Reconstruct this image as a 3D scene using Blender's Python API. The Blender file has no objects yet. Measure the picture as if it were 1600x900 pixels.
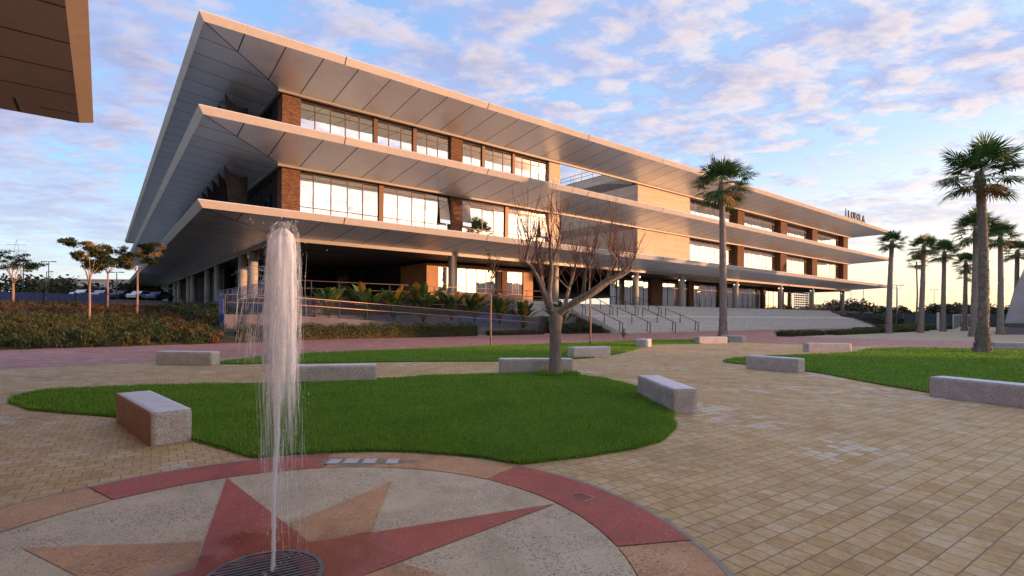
import bpy, math, random
import numpy as np
from math import radians as RD, sin, cos, pi, sqrt, atan2, hypot
random.seed(7); rng=np.random.default_rng(7)
sc=bpy.context.scene; COL=sc.collection
TH=atan2(.6203,.7844)               # the building's long front runs at this angle
CA,SA=cos(TH),sin(TH)
def W(a,b,z=0.0): return (a*CA-b*SA, a*SA+b*CA, z)
def AB(x,y): return (x*CA+y*SA, -x*SA+y*CA)
K=1.26
def k(v): return K*v
def kz(z): return 1.7+K*(z-1.7)

# ------------------------------------------------------------------ objects
def tag(o,label=None,cat=None,group=None,kind=None):
    if label: o['label']=label
    if cat: o['category']=cat
    if group: o['group']=group
    if kind: o['kind']=kind
    return o
def empty(name,loc=(0,0,0),rz=0.0,label=None,cat=None,group=None,kind=None):
    o=bpy.data.objects.new(name,None); COL.objects.link(o); o.location=loc; o.rotation_euler=(0,0,rz); o.empty_display_size=.3
    return tag(o,label,cat,group,kind)
def copy_tree(o,parent=None):
    c=o.copy(); COL.objects.link(c); c.parent=parent
    for ch in o.children: copy_tree(ch,c)
    return c
class MB:
    def __init__(s): s.v=[]; s.f=[]; s.m=[]; s.sm=[]
    def quad(s,ps,mi=0,sm=False):
        n=len(s.v); s.v.extend([tuple(p) for p in ps]); s.f.append(tuple(range(n,n+len(ps)))); s.m.append(mi); s.sm.append(sm)
    def box(s,x0,x1,y0,y1,z0,z1,mi=0):
        n=len(s.v)
        s.v+= [(x0,y0,z0),(x1,y0,z0),(x1,y1,z0),(x0,y1,z0),(x0,y0,z1),(x1,y0,z1),(x1,y1,z1),(x0,y1,z1)]
        for f in ((0,3,2,1),(4,5,6,7),(0,1,5,4),(1,2,6,5),(2,3,7,6),(3,0,4,7)):
            s.f.append(tuple(n+i for i in f)); s.m.append(mi); s.sm.append(False)
    def prism(s,poly,z0,z1,mi=0,mtop=None):
        n=len(s.v); N=len(poly)
        s.v+=[(p[0],p[1],z0) for p in poly]+[(p[0],p[1],z1) for p in poly]
        s.f.append(tuple(reversed(range(n,n+N)))); s.m.append(mi); s.sm.append(False)
        s.f.append(tuple(range(n+N,n+2*N))); s.m.append(mi if mtop is None else mtop); s.sm.append(False)
        for i in range(N):
            j=(i+1)%N; s.f.append((n+i,n+j,n+N+j,n+N+i)); s.m.append(mi); s.sm.append(False)
    def extr(s,prof,axis,t0,t1,mi=0):
        # prof: list of (u,z); axis 'x' -> u is y, 'y' -> u is x
        n=len(s.v); N=len(prof)
        P=(lambda u,z,t:(t,u,z)) if axis=='x' else (lambda u,z,t:(u,t,z))
        s.v+=[P(u,z,t0) for u,z in prof]+[P(u,z,t1) for u,z in prof]
        s.f.append(tuple(range(n,n+N))); s.m.append(mi); s.sm.append(False)
        s.f.append(tuple(reversed(range(n+N,n+2*N)))); s.m.append(mi); s.sm.append(False)
        for i in range(N):
            j=(i+1)%N; s.f.append((n+i,n+N+i,n+N+j,n+j)); s.m.append(mi); s.sm.append(False)
    def tube(s,path,rad,n=8,mi=0,cap=True,sm=True):
        pts=[np.array(p,float) for p in path]; M=len(pts)
        if not hasattr(rad,'__len__'): rad=[rad]*M
        t0=pts[1]-pts[0]; t0/=max(1e-9,np.linalg.norm(t0))
        up=np.array([0,0,1.]) if abs(t0[2])<.9 else np.array([1.,0,0])
        nx=np.cross(t0,up); nx/=np.linalg.norm(nx)
        base=len(s.v)
        for i in range(M):
            a=pts[max(0,i-1)]; b=pts[min(M-1,i+1)]; t=b-a; t/=max(1e-9,np.linalg.norm(t))
            nx=nx-t*np.dot(nx,t); nx/=max(1e-9,np.linalg.norm(nx)); ny=np.cross(t,nx)
            for j in range(n):
                q=2*pi*j/n; p=pts[i]+rad[i]*(nx*cos(q)+ny*sin(q)); s.v.append((p[0],p[1],p[2]))
        for i in range(M-1):
            for j in range(n):
                j2=(j+1)%n; s.f.append((base+i*n+j,base+i*n+j2,base+(i+1)*n+j2,base+(i+1)*n+j)); s.m.append(mi); s.sm.append(sm)
        if cap:
            s.f.append(tuple(reversed(range(base,base+n)))); s.m.append(mi); s.sm.append(False)
            s.f.append(tuple(range(base+(M-1)*n,base+M*n))); s.m.append(mi); s.sm.append(False)
    def cyl(s,x,y,z0,z1,r,n=16,mi=0,r1=None): s.tube([(x,y,z0),(x,y,z1)],[r,r if r1 is None else r1],n,mi)
    def build(s,name,mats,parent=None,**kw):
        me=bpy.data.meshes.new(name); me.from_pydata(s.v,[],s.f)
        if not isinstance(mats,(list,tuple)): mats=[mats]
        for m in mats: me.materials.append(m)
        me.polygons.foreach_set('material_index',s.m); me.polygons.foreach_set('use_smooth',s.sm); me.update()
        o=bpy.data.objects.new(name,me); COL.objects.link(o)
        if parent is not None: o.parent=parent
        return tag(o,**kw)
def fast(name,V,F,mats,mi=None,parent=None,smooth=False,**kw):
    """V (n,3), F (m,k) arrays -> one mesh object"""
    V=np.asarray(V,np.float32); F=np.asarray(F,np.int32); m,kk=F.shape
    me=bpy.data.meshes.new(name); me.vertices.add(len(V)); me.vertices.foreach_set('co',V.ravel())
    me.loops.add(m*kk); me.loops.foreach_set('vertex_index',F.ravel())
    me.polygons.add(m); me.polygons.foreach_set('loop_start',np.arange(m,dtype=np.int32)*kk); me.polygons.foreach_set('loop_total',np.full(m,kk,np.int32))
    if not isinstance(mats,(list,tuple)): mats=[mats]
    for t in mats: me.materials.append(t)
    if mi is not None: me.polygons.foreach_set('material_index',np.asarray(mi,np.int32))
    if smooth: me.polygons.foreach_set('use_smooth',np.ones(m,bool))
    me.update(calc_edges=True)
    o=bpy.data.objects.new(name,me); COL.objects.link(o)
    if parent is not None: o.parent=parent
    return tag(o,**kw)

# ------------------------------------------------------------------ materials
class N:
    def __init__(s,name):
        s.m=bpy.data.materials.new(name); s.m.use_nodes=True; s.t=s.m.node_tree; s.b=s.t.nodes['Principled BSDF']; s.o=s.t.nodes['Material Output']
        s.tc=None
    def n(s,t,**kw):
        x=s.t.nodes.new(t)
        for a,b in kw.items(): setattr(x,a,b)
        return x
    def L(s,a,b): s.t.links.new(a,b)
    def co(s,which='Object'):
        if s.tc is None: s.tc=s.n('ShaderNodeTexCoord')
        return s.tc.outputs[which]
    def map(s,vec,scale=(1,1,1),rot=(0,0,0),loc=(0,0,0)):
        x=s.n('ShaderNodeMapping'); s.L(vec,x.inputs[0]); x.inputs['Scale'].default_value=scale; x.inputs['Rotation'].default_value=rot; x.inputs['Location'].default_value=loc
        return x.outputs[0]
    def noise(s,vec,scale,detail=4,rough=.55,dist=0):
        x=s.n('ShaderNodeTexNoise'); s.L(vec,x.inputs['Vector']); x.inputs['Scale'].default_value=scale; x.inputs['Detail'].default_value=detail; x.inputs['Roughness'].default_value=rough; x.inputs['Distortion'].default_value=dist
        return x.outputs[0]
    def ramp(s,fac,stops,interp='LINEAR'):
        x=s.n('ShaderNodeValToRGB'); x.color_ramp.interpolation=interp; s.L(fac,x.inputs[0]); e=x.color_ramp.elements
        while len(e)<len(stops): e.new(.5)
        for i,(p,c) in enumerate(stops): e[i].position=p; e[i].color=(c[0],c[1],c[2],1) if hasattr(c,'__len__') else (c,c,c,1)
        return x.outputs[0]
    def mix(s,fac,a,b,mode='MIX'):
        x=s.n('ShaderNodeMix',data_type='RGBA',blend_type=mode)
        for i,v in ((0,fac),(6,a),(7,b)):
            if hasattr(v,'is_output'): s.L(v,x.inputs[i])
            elif i==0: x.inputs[0].default_value=v
            else: x.inputs[i].default_value=(v[0],v[1],v[2],1)
        return x.outputs[2]
    def math(s,op,a,b=None,c=None,clamp=False):
        x=s.n('ShaderNodeMath',operation=op,use_clamp=clamp)
        for i,v in enumerate((a,b,c)):
            if v is None: continue
            if hasattr(v,'is_output'): s.L(v,x.inputs[i])
            else: x.inputs[i].default_value=v
        return x.outputs[0]
    def sep(s,vec):
        x=s.n('ShaderNodeSeparateXYZ'); s.L(vec,x.inputs[0]); return x.outputs
    def comb(s,a,b,c):
        x=s.n('ShaderNodeCombineXYZ')
        for i,v in enumerate((a,b,c)):
            if hasattr(v,'is_output'): s.L(v,x.inputs[i])
            else: x.inputs[i].default_value=v
        return x.outputs[0]
    def col(s,c,rough=.7,metal=0,spec=.5):
        if hasattr(c,'is_output'): s.L(c,s.b.inputs['Base Color'])
        else: s.b.inputs['Base Color'].default_value=(c[0],c[1],c[2],1)
        if hasattr(rough,'is_output'): s.L(rough,s.b.inputs['Roughness'])
        else: s.b.inputs['Roughness'].default_value=rough
        s.b.inputs['Metallic'].default_value=metal; s.b.inputs['Specular IOR Level'].default_value=spec
        return s
    def bump(s,h,strength=.3,dist=.02):
        x=s.n('ShaderNodeBump'); x.inputs['Strength'].default_value=strength; x.inputs['Distance'].default_value=dist; s.L(h,x.inputs['Height']); s.L(x.outputs[0],s.b.inputs['Normal']); return s
def hexc(r,g,b): # sRGB 0-255 -> linear
    f=lambda v:(v/255/12.92 if v<=10 else ((v/255+.055)/1.055)**2.4)
    return (f(r),f(g),f(b))
def noisy(name,c0,c1,scale=3,rough=.7,metal=0,bump=0,spec=.4,detail=5):
    s=N(name); f=s.noise(s.co(),scale,detail); s.col(s.ramp(f,[(.3,c0),(.7,c1)]),rough,metal,spec)
    if bump: s.bump(f,bump,.01)
    return s.m
M={}
def pavers(name,sx,sy,cols,joint,rot,bumpd=.006,stain=True,offs=.5,grime=(.18,.13,.08)):
    s=N(name); c=s.co(); base_l=cols[-1][1]
    nz=s.n('ShaderNodeTexNoise'); s.L(c,nz.inputs['Vector']); nz.inputs['Scale'].default_value=1.3; nz.inputs['Detail'].default_value=3
    va=s.n('ShaderNodeVectorMath',operation='MULTIPLY_ADD'); s.L(nz.outputs['Color'],va.inputs[0]); va.inputs[1].default_value=(.03,.03,0); s.L(c,va.inputs[2])
    v=s.map(va.outputs[0],rot=(0,0,rot))
    b=s.n('ShaderNodeTexBrick'); s.L(v,b.inputs['Vector']); b.inputs['Scale'].default_value=1; b.inputs['Brick Width'].default_value=sx; b.inputs['Row Height'].default_value=sy
    b.inputs['Mortar Size'].default_value=.006; b.inputs['Mortar Smooth'].default_value=.3; b.offset=offs
    b.inputs['Color1'].default_value=(0,0,0,1); b.inputs['Color2'].default_value=(1,1,1,1); b.inputs['Mortar'].default_value=(0.5,.5,.5,1); b.inputs['Bias'].default_value=0
    base=s.ramp(b.outputs['Color'],cols)
    n1=s.noise(c,.35,5,.6); base=s.mix(s.ramp(n1,[(.35,0),(.7,.55)]),base,(cols[0][1][0]*1.15,cols[0][1][1]*1.05,cols[0][1][2]*.95))
    n2=s.noise(c,1.7,6,.65); base=s.mix(s.ramp(n2,[(.50,0),(.70,.6)]),base,(base_l[0],base_l[1],base_l[2]))
    n5=s.noise(s.map(c,loc=(4.3,1.1,0)),.42,5,.6); pale=s.math('MULTIPLY',s.ramp(n5,[(.56,0),(.62,1)]),s.ramp(b.outputs['Color'],[(.45,0),(.5,.75)])); base=s.mix(pale,base,(base_l[0]*1.05,base_l[1]*1.12,base_l[2]*1.3))
    n6=s.noise(s.map(c,loc=(8,3,0)),.7,7,.68,.5); base=s.mix(s.ramp(n6,[(.5,0),(.68,.4)]),base,(cols[0][1][0]*.55,cols[0][1][1]*.5,cols[0][1][2]*.5))
    n3=s.noise(c,14,5,.7); base=s.mix(.35,base,s.ramp(n3,[(.3,(.25,.25,.25)),(.7,(.85,.85,.85))]),'OVERLAY')
    n4=s.noise(c,60,3,.7); base=s.mix(.25,base,s.ramp(n4,[(.3,(.2,.2,.2)),(.7,(.8,.8,.8))]),'OVERLAY')
    base=s.mix(b.outputs['Fac'],base,joint)
    r=s.ramp(s.noise(c,2.2,4),[(.35,.5),(.65,.8)])
    s.col(base,r,0,.4)
    h=s.math('ADD',s.math('MULTIPLY',b.outputs['Fac'],-1.0),s.math('MULTIPLY',n4,.35))
    s.bump(h,.7,bumpd); return s.m
A34=-RD(34.6)
M['paver']=pavers('yellow_pavers',.17,.165,[(.0,(.37,.245,.10)),(.35,(.43,.30,.135)),(.7,(.46,.33,.16)),(.97,(.47,.35,.19)),(1,(.52,.42,.30))],(.19,.14,.08),A34)
M['redpave']=pavers('red_pavers',.2,.1,[(0,(.30,.13,.115)),(.5,(.40,.19,.165)),(1,(.47,.26,.23))],(.14,.085,.075),-TH,.003)
def terrazzo(name,c0,c1,spk=(.04,.035,.04),lite=(.6,.55,.5),dens=.55):
    s=N(name); c=s.co()
    f=s.noise(c,2.6,5,.6); base=s.ramp(f,[(.3,c0),(.7,c1)])
    f2=s.noise(c,62,3,.65); cl=s.noise(s.map(c,loc=(2,4,7)),2.1,5,.65); f2b=s.math('ADD',f2,s.math('MULTIPLY_ADD',cl,.36,-.18)); base=s.mix(s.ramp(f2b,[(dens-.01,0),(dens+.05,.8)]),base,spk)
    f3=s.noise(s.map(c,loc=(5,3,1)),70,2,.5); base=s.mix(s.ramp(f3,[(.62,0),(.68,.8)]),base,lite)
    f4=s.noise(s.map(c,loc=(1,8,2)),1.1,8,.72,.6); base=s.mix(s.ramp(f4,[(.46,0),(.66,.65)]),base,(c0[0]*.6,c0[1]*.6,c0[2]*.55))
    x=s.sep(c); rad=s.math('SQRT',s.math('ADD',s.math('MULTIPLY',x[0],x[0]),s.math('MULTIPLY',x[1],x[1])))
    wet=s.ramp(s.math('ADD',rad,s.math('MULTIPLY_ADD',s.noise(c,2.4,6,.65),1.6,-.8)),[(.55,1),(.95,0)])
    base=s.mix(s.math('MULTIPLY',wet,.5),base,(c0[0]*.35,c0[1]*.35,c0[2]*.35)); rg=s.mix(wet,s.ramp(f,[(.3,.45),(.7,.7)]),(.12,.12,.12))
    s.col(base,rg,0,.5); s.bump(f2,.25,.004); return s.m
M['terr_pale']=terrazzo('pale_terrazzo',(.42,.34,.225),(.56,.46,.33),(.09,.08,.07),(.55,.5,.45),.57)
M['terr_red']=terrazzo('red_terrazzo',(.30,.045,.028),(.39,.08,.055),(.12,.02,.02),(.5,.3,.25),.68)
M['terr_orange']=terrazzo('ochre_terrazzo',(.38,.18,.065),(.56,.33,.17),(.12,.07,.045),(.6,.5,.4),.56)
M['kerb']=noisy('kerb_concrete',(.22,.2,.17),(.34,.3,.26),6,.85,bump=.2)
M['darkgap']=N('dark_gap').col((.02,.02,.02),.9).m
M['grate']=noisy('grate_steel',(.10,.10,.11),(.2,.2,.21),8,.4,.8)
def granite(name,c0,c1,warm=None):
    s=N(name); c=s.co(); f=s.noise(c,4,4); base=s.ramp(f,[(.3,c0),(.7,c1)])
    v=s.n('ShaderNodeTexVoronoi'); s.L(c,v.inputs['Vector']); v.inputs['Scale'].default_value=115
    sp=s.sep(v.outputs['Color'])[0]
    base=s.mix(s.ramp(sp,[(.72,0),(.75,.55)],'LINEAR'),base,(.07,.065,.065)); base=s.mix(s.ramp(sp,[(.2,.45),(.23,0)]),base,(.62,.58,.54))
    if warm:
        x=s.sep(s.co())[0]; fr=s.math('MULTIPLY',s.ramp(s.noise(c,1.8,5,.6),[(.25,.2),(.6,1)]),warm[1]); base=s.mix(fr,base,warm[0])
    s.col(base,.75,0,.35)
    h=s.math('ADD',s.noise(c,18,6,.7),s.math('MULTIPLY',sp,.25)); s.bump(h,.6,.02); return s.m
M['granite']=granite('grey_granite',(.40,.375,.365),(.54,.51,.50))
M['granite_top']=noisy('sawn_granite_top',(.52,.52,.56),(.64,.64,.68),3,.55,bump=.05)
M['granite_bounce']=granite('bounce_tinted_granite',(.30,.25,.2),(.40,.33,.28),((.44,.22,.12),.85))  # orange bounce light painted into the stone of one long side
M['granite_pink_sun']=granite('sun_tinted_granite',(.52,.44,.41),(.62,.54,.51))  # pink of the low sun painted into the granite colour
def grassmat(name,c0,c1,c2):
    s=N(name); c=s.co(); f=s.noise(c,1.3,5,.6); g=s.noise(c,45,3,.7)
    base=s.ramp(f,[(.3,c0),(.6,c1),(.8,c2)]); base=s.mix(.5,base,s.ramp(g,[(.3,(.2,.2,.2)),(.7,(.8,.8,.8))]),'OVERLAY')
    s.col(base,.8,0,.2); s.bump(g,.8,.03); return s.m
M['lawn']=grassmat('lawn_base',(.045,.11,.012),(.065,.15,.016),(.09,.18,.025))
def leafmat(name,c0,c1,trans=.25,sc_=2.5,rough=.55,c2=None):
    s=N(name); gi=s.n('ShaderNodeNewGeometry'); f=gi.outputs['Random Per Island']
    f2=s.noise(s.co(),sc_,3); ff=s.math('ADD',s.math('MULTIPLY',f,.6),s.math('MULTIPLY',f2,.4))
    base=s.ramp(ff,[(.2,c0),(.75,c1)]+([(.95,c2)] if c2 else [])); s.col(base,rough,0,.3)
    if trans:
        tr=s.n('ShaderNodeBsdfTranslucent'); s.L(base,tr.inputs[0]); mx=s.n('ShaderNodeMixShader'); mx.inputs[0].default_value=trans
        s.L(s.b.outputs[0],mx.inputs[1]); s.L(tr.outputs[0],mx.inputs[2]); s.L(mx.outputs[0],s.o.inputs[0])
    return s.m
M['blade']=leafmat('grass_blades',(.075,.20,.018),(.25,.43,.05),.35,.9,.55,(.38,.42,.11))
M['palmleaf']=leafmat('palm_leaf',(.018,.065,.018),(.08,.17,.04),.2)
M['palmdry']=leafmat('dry_palm_leaf',(.20,.11,.04),(.36,.22,.09),.2)
M['shrub']=leafmat('shrub_green',(.012,.030,.010),(.05,.075,.022),.2)
M['shrub_olive']=leafmat('shrub_olive',(.035,.042,.012),(.11,.105,.03),.2)
M['shrub_rust']=leafmat('shrub_rust',(.06,.028,.012),(.17,.075,.028),.2)
M['shrub_brown']=leafmat('shrub_brown',(.05,.036,.02),(.12,.08,.04),.2)
M['hedge']=leafmat('hedge_leaf',(.02,.045,.012),(.10,.13,.04),.2)
M['strel']=leafmat('paddle_leaf',(.03,.08,.025),(.12,.20,.05),.3)
M['leaf_yellow']=leafmat('yellow_leaf',(.20,.14,.02),(.42,.26,.04),.3)
M['leaf_dark']=leafmat('tree_leaf',(.02,.035,.012),(.07,.085,.025),.25)
M['fartree']=leafmat('far_tree_leaf',(.02,.032,.014),(.045,.06,.026),.1,.2)
M['fartree2']=leafmat('far_tree_leaf_olive',(.06,.07,.025),(.14,.13,.05),.1,.2)
def bark(name,c0,c1,sc_=12,stretch=.25,b=.8):
    s=N(name); c=s.co(); v=s.map(c,scale=(1,1,stretch)); f=s.noise(v,sc_,7,.65); s.col(s.ramp(f,[(.3,c0),(.7,c1)]),.85,0,.2); s.bump(f,b,.02); return s.m
M['bark']=bark('tree_bark',(.12,.10,.088),(.28,.235,.205))
M['bark_pale']=bark('pale_bark',(.22,.15,.11),(.40,.29,.22))
M['twig']=bark('twig_bark',(.10,.05,.035),(.18,.10,.075))
M['palmbark']=bark('palm_bark',(.07,.058,.048),(.44,.385,.335),13,2.6,1.0)
M['soil']=noisy('bed_soil',(.03,.028,.014),(.06,.05,.025),2,.95)
M['sand']=noisy('sandy_ground',(.33,.27,.19),(.42,.35,.25),.8,.9)
M['ground']=noisy('far_ground',(.14,.12,.09),(.24,.2,.15),.05,.9)
def masonry(name,w,h,cols,mortar,ms,bumps=.5,rough=.85):
    s=N(name); x=s.sep(s.co()); v=s.comb(s.math('ADD',x[0],x[1]),x[2],0)
    b=s.n('ShaderNodeTexBrick'); s.L(v,b.inputs['Vector']); b.inputs['Scale'].default_value=1; b.inputs['Brick Width'].default_value=w; b.inputs['Row Height'].default_value=h
    b.inputs['Mortar Size'].default_value=ms; b.inputs['Mortar Smooth'].default_value=.2; b.inputs['Color1'].default_value=(0,0,0,1); b.inputs['Color2'].default_value=(1,1,1,1); b.inputs['Mortar'].default_value=(.5,.5,.5,1)
    base=s.ramp(b.outputs['Color'],cols); base=s.mix(.35,base,s.ramp(s.noise(s.co(),5,5),[(.3,(.3,.3,.3)),(.7,(.7,.7,.7))]),'OVERLAY'); base=s.mix(b.outputs['Fac'],base,mortar)
    s.col(base,rough,0,.3); s.bump(s.math('MULTIPLY',b.outputs['Fac'],-1.0),bumps,.01); return s.m
M['brick']=masonry('brown_brick',.25,.075,[(0,(.09,.042,.025)),(.5,(.15,.072,.038)),(1,(.21,.11,.06))],(.11,.08,.06),.008)
M['stone']=masonry('cream_stone',3.1,.42,[(0,(.52,.44,.33)),(.5,(.56,.48,.36)),(1,(.60,.52,.41))],(.40,.33,.25),.010,.15)
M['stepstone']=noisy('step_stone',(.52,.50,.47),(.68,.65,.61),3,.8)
M['riser']=noisy('step_riser',(.36,.345,.33),(.47,.45,.43),2,.85)  # shade painted in: darker than the treads so the step lines show
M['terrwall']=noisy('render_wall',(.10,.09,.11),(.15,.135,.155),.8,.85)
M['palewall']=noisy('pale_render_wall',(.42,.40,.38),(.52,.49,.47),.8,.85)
M['timber']=noisy('warm_timber_panel',(.30,.135,.04),(.40,.19,.065),1.5,.55)
def metal(name,axis,c=(.88,.92,.96),rough=.42,mtl=.8,period=2.53,off=0,lines=True):
    s=N(name); x=s.sep(s.co()); base=s.mix(s.ramp(s.noise(s.map(s.co(),scale=(1,1,1)),.35,4),[(.3,0),(.7,.35)]),c,(c[0]*.86,c[1]*.85,c[2]*.84))
    if lines:
        m=s.math('FLOORED_MODULO',s.math('SUBTRACT',x[axis],off),period); ln=s.math('LESS_THAN',m,.075)
        base=s.mix(ln,base,(.02,.02,.02))
        # slight tone shift between panels
        cell=s.math('FLOOR',s.math('DIVIDE',s.math('SUBTRACT',x[axis],off),period)); wn=s.n('ShaderNodeTexWhiteNoise',noise_dimensions='1D'); s.L(cell,wn.inputs['W'])
        base=s.mix(s.math('MULTIPLY',wn.outputs[0],.12),base,(.3,.3,.3))
    st=s.noise(s.map(s.co(),scale=(1.6,1.6,.12)),2.2,6,.65); base=s.mix(s.ramp(st,[(.5,0),(.75,.28)]),base,(c[0]*.55,c[1]*.52,c[2]*.48))
    r=s.ramp(s.noise(s.co(),.8,4),[(.3,rough-.05),(.7,rough+.08)]); s.col(base,r,mtl,.5)
    s.bump(s.noise(s.co(),.5,2),.12,.05); return s.m
M['soffit_x']=metal('soffit_panels_front',0,off=k(3.6))
M['soffit_y']=metal('soffit_panels_side',1,off=k(29.03))
M['fascia']=metal('fascia_metal',0,(.66,.62,.58),.45,.2,period=12.6,off=1.0)
M['rooftop']=noisy('roof_membrane',(.4,.39,.38),(.5,.49,.47),1,.9)
M['trim']=N('inner_trim').col((.24,.22,.20),.5,.3).m
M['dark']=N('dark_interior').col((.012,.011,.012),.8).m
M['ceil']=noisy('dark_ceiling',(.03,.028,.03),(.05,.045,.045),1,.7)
M['frame']=N('bronze_frame').col((.10,.055,.035),.45,.5).m
def glass(name,tint=(.97,.97,.98),dark=(.05,.045,.04),f=.9):
    s=N(name); g=s.n('ShaderNodeBsdfGlossy'); g.inputs['Color'].default_value=(*tint,1); g.inputs['Roughness'].default_value=.02
    d=s.n('ShaderNodeBsdfDiffuse'); d.inputs['Color'].default_value=(*dark,1)
    bm=s.n('ShaderNodeBump'); bm.inputs['Strength'].default_value=.04; bm.inputs['Distance'].default_value=.05; s.L(s.noise(s.co(),.9,2),bm.inputs['Height']); s.L(bm.outputs[0],g.inputs['Normal'])
    mx=s.n('ShaderNodeMixShader'); mx.inputs[0].default_value=f; s.L(d.outputs[0],mx.inputs[1]); s.L(g.outputs[0],mx.inputs[2]); s.L(mx.outputs[0],s.o.inputs[0]); return s.m
M['glass']=glass('reflective_glass'); M['glass_dark']=glass('teal_side_glass',(.35,.5,.55),(.01,.03,.04),.5)
M['blind']=noisy('window_blind',(.45,.36,.25),(.55,.45,.33),2,.8)
M['conc']=noisy('column_concrete',(.36,.34,.31),(.48,.45,.41),1.2,.8,bump=.1)
M['sail']=noisy('shade_fabric',(.055,.05,.055),(.10,.09,.10),2,.9)
M['railsun']=noisy('sun_tinted_handrail',(.34,.20,.14),(.46,.28,.20),5,.4,.5)  # orange of the low sun put into the rail colour
M['railgrey']=noisy('grey_rail_steel',(.14,.14,.16),(.22,.22,.25),4,.45,.7)
M['railblue']=noisy('blue_rail_steel',(.03,.06,.20),(.06,.10,.30),4,.5,.1)
M['raildark']=noisy('dark_rail_steel',(.04,.04,.05),(.08,.08,.09),4,.45,.6)
M['white']=noisy('white_paint',(.65,.65,.66),(.78,.78,.78),2,.5)
M['letter']=N('black_letter').col((.02,.015,.015),.5).m
M['tile']=noisy('pale_tile',(.36,.42,.48),(.46,.52,.58),8,.3)
M['fenceblue']=noisy('blue_fence_mesh',(.015,.03,.10),(.03,.05,.15),3,.8)
M['fencedark']=noisy('green_fence_mesh',(.02,.035,.05),(.04,.06,.075),.4,.8)
M['tyre']=N('tyre').col((.02,.02,.02),.8).m
M['carglass']=N('car_glass').col((.03,.035,.045),.1,0,.8).m
M['lamp']=N('lamp_glow').col((1,1,1),.5).m
_l=M['lamp'].node_tree.nodes['Principled BSDF']; _l.inputs['Emission Color'].default_value=(1,.9,.75,1); _l.inputs['Emission Strength'].default_value=1.2
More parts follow.
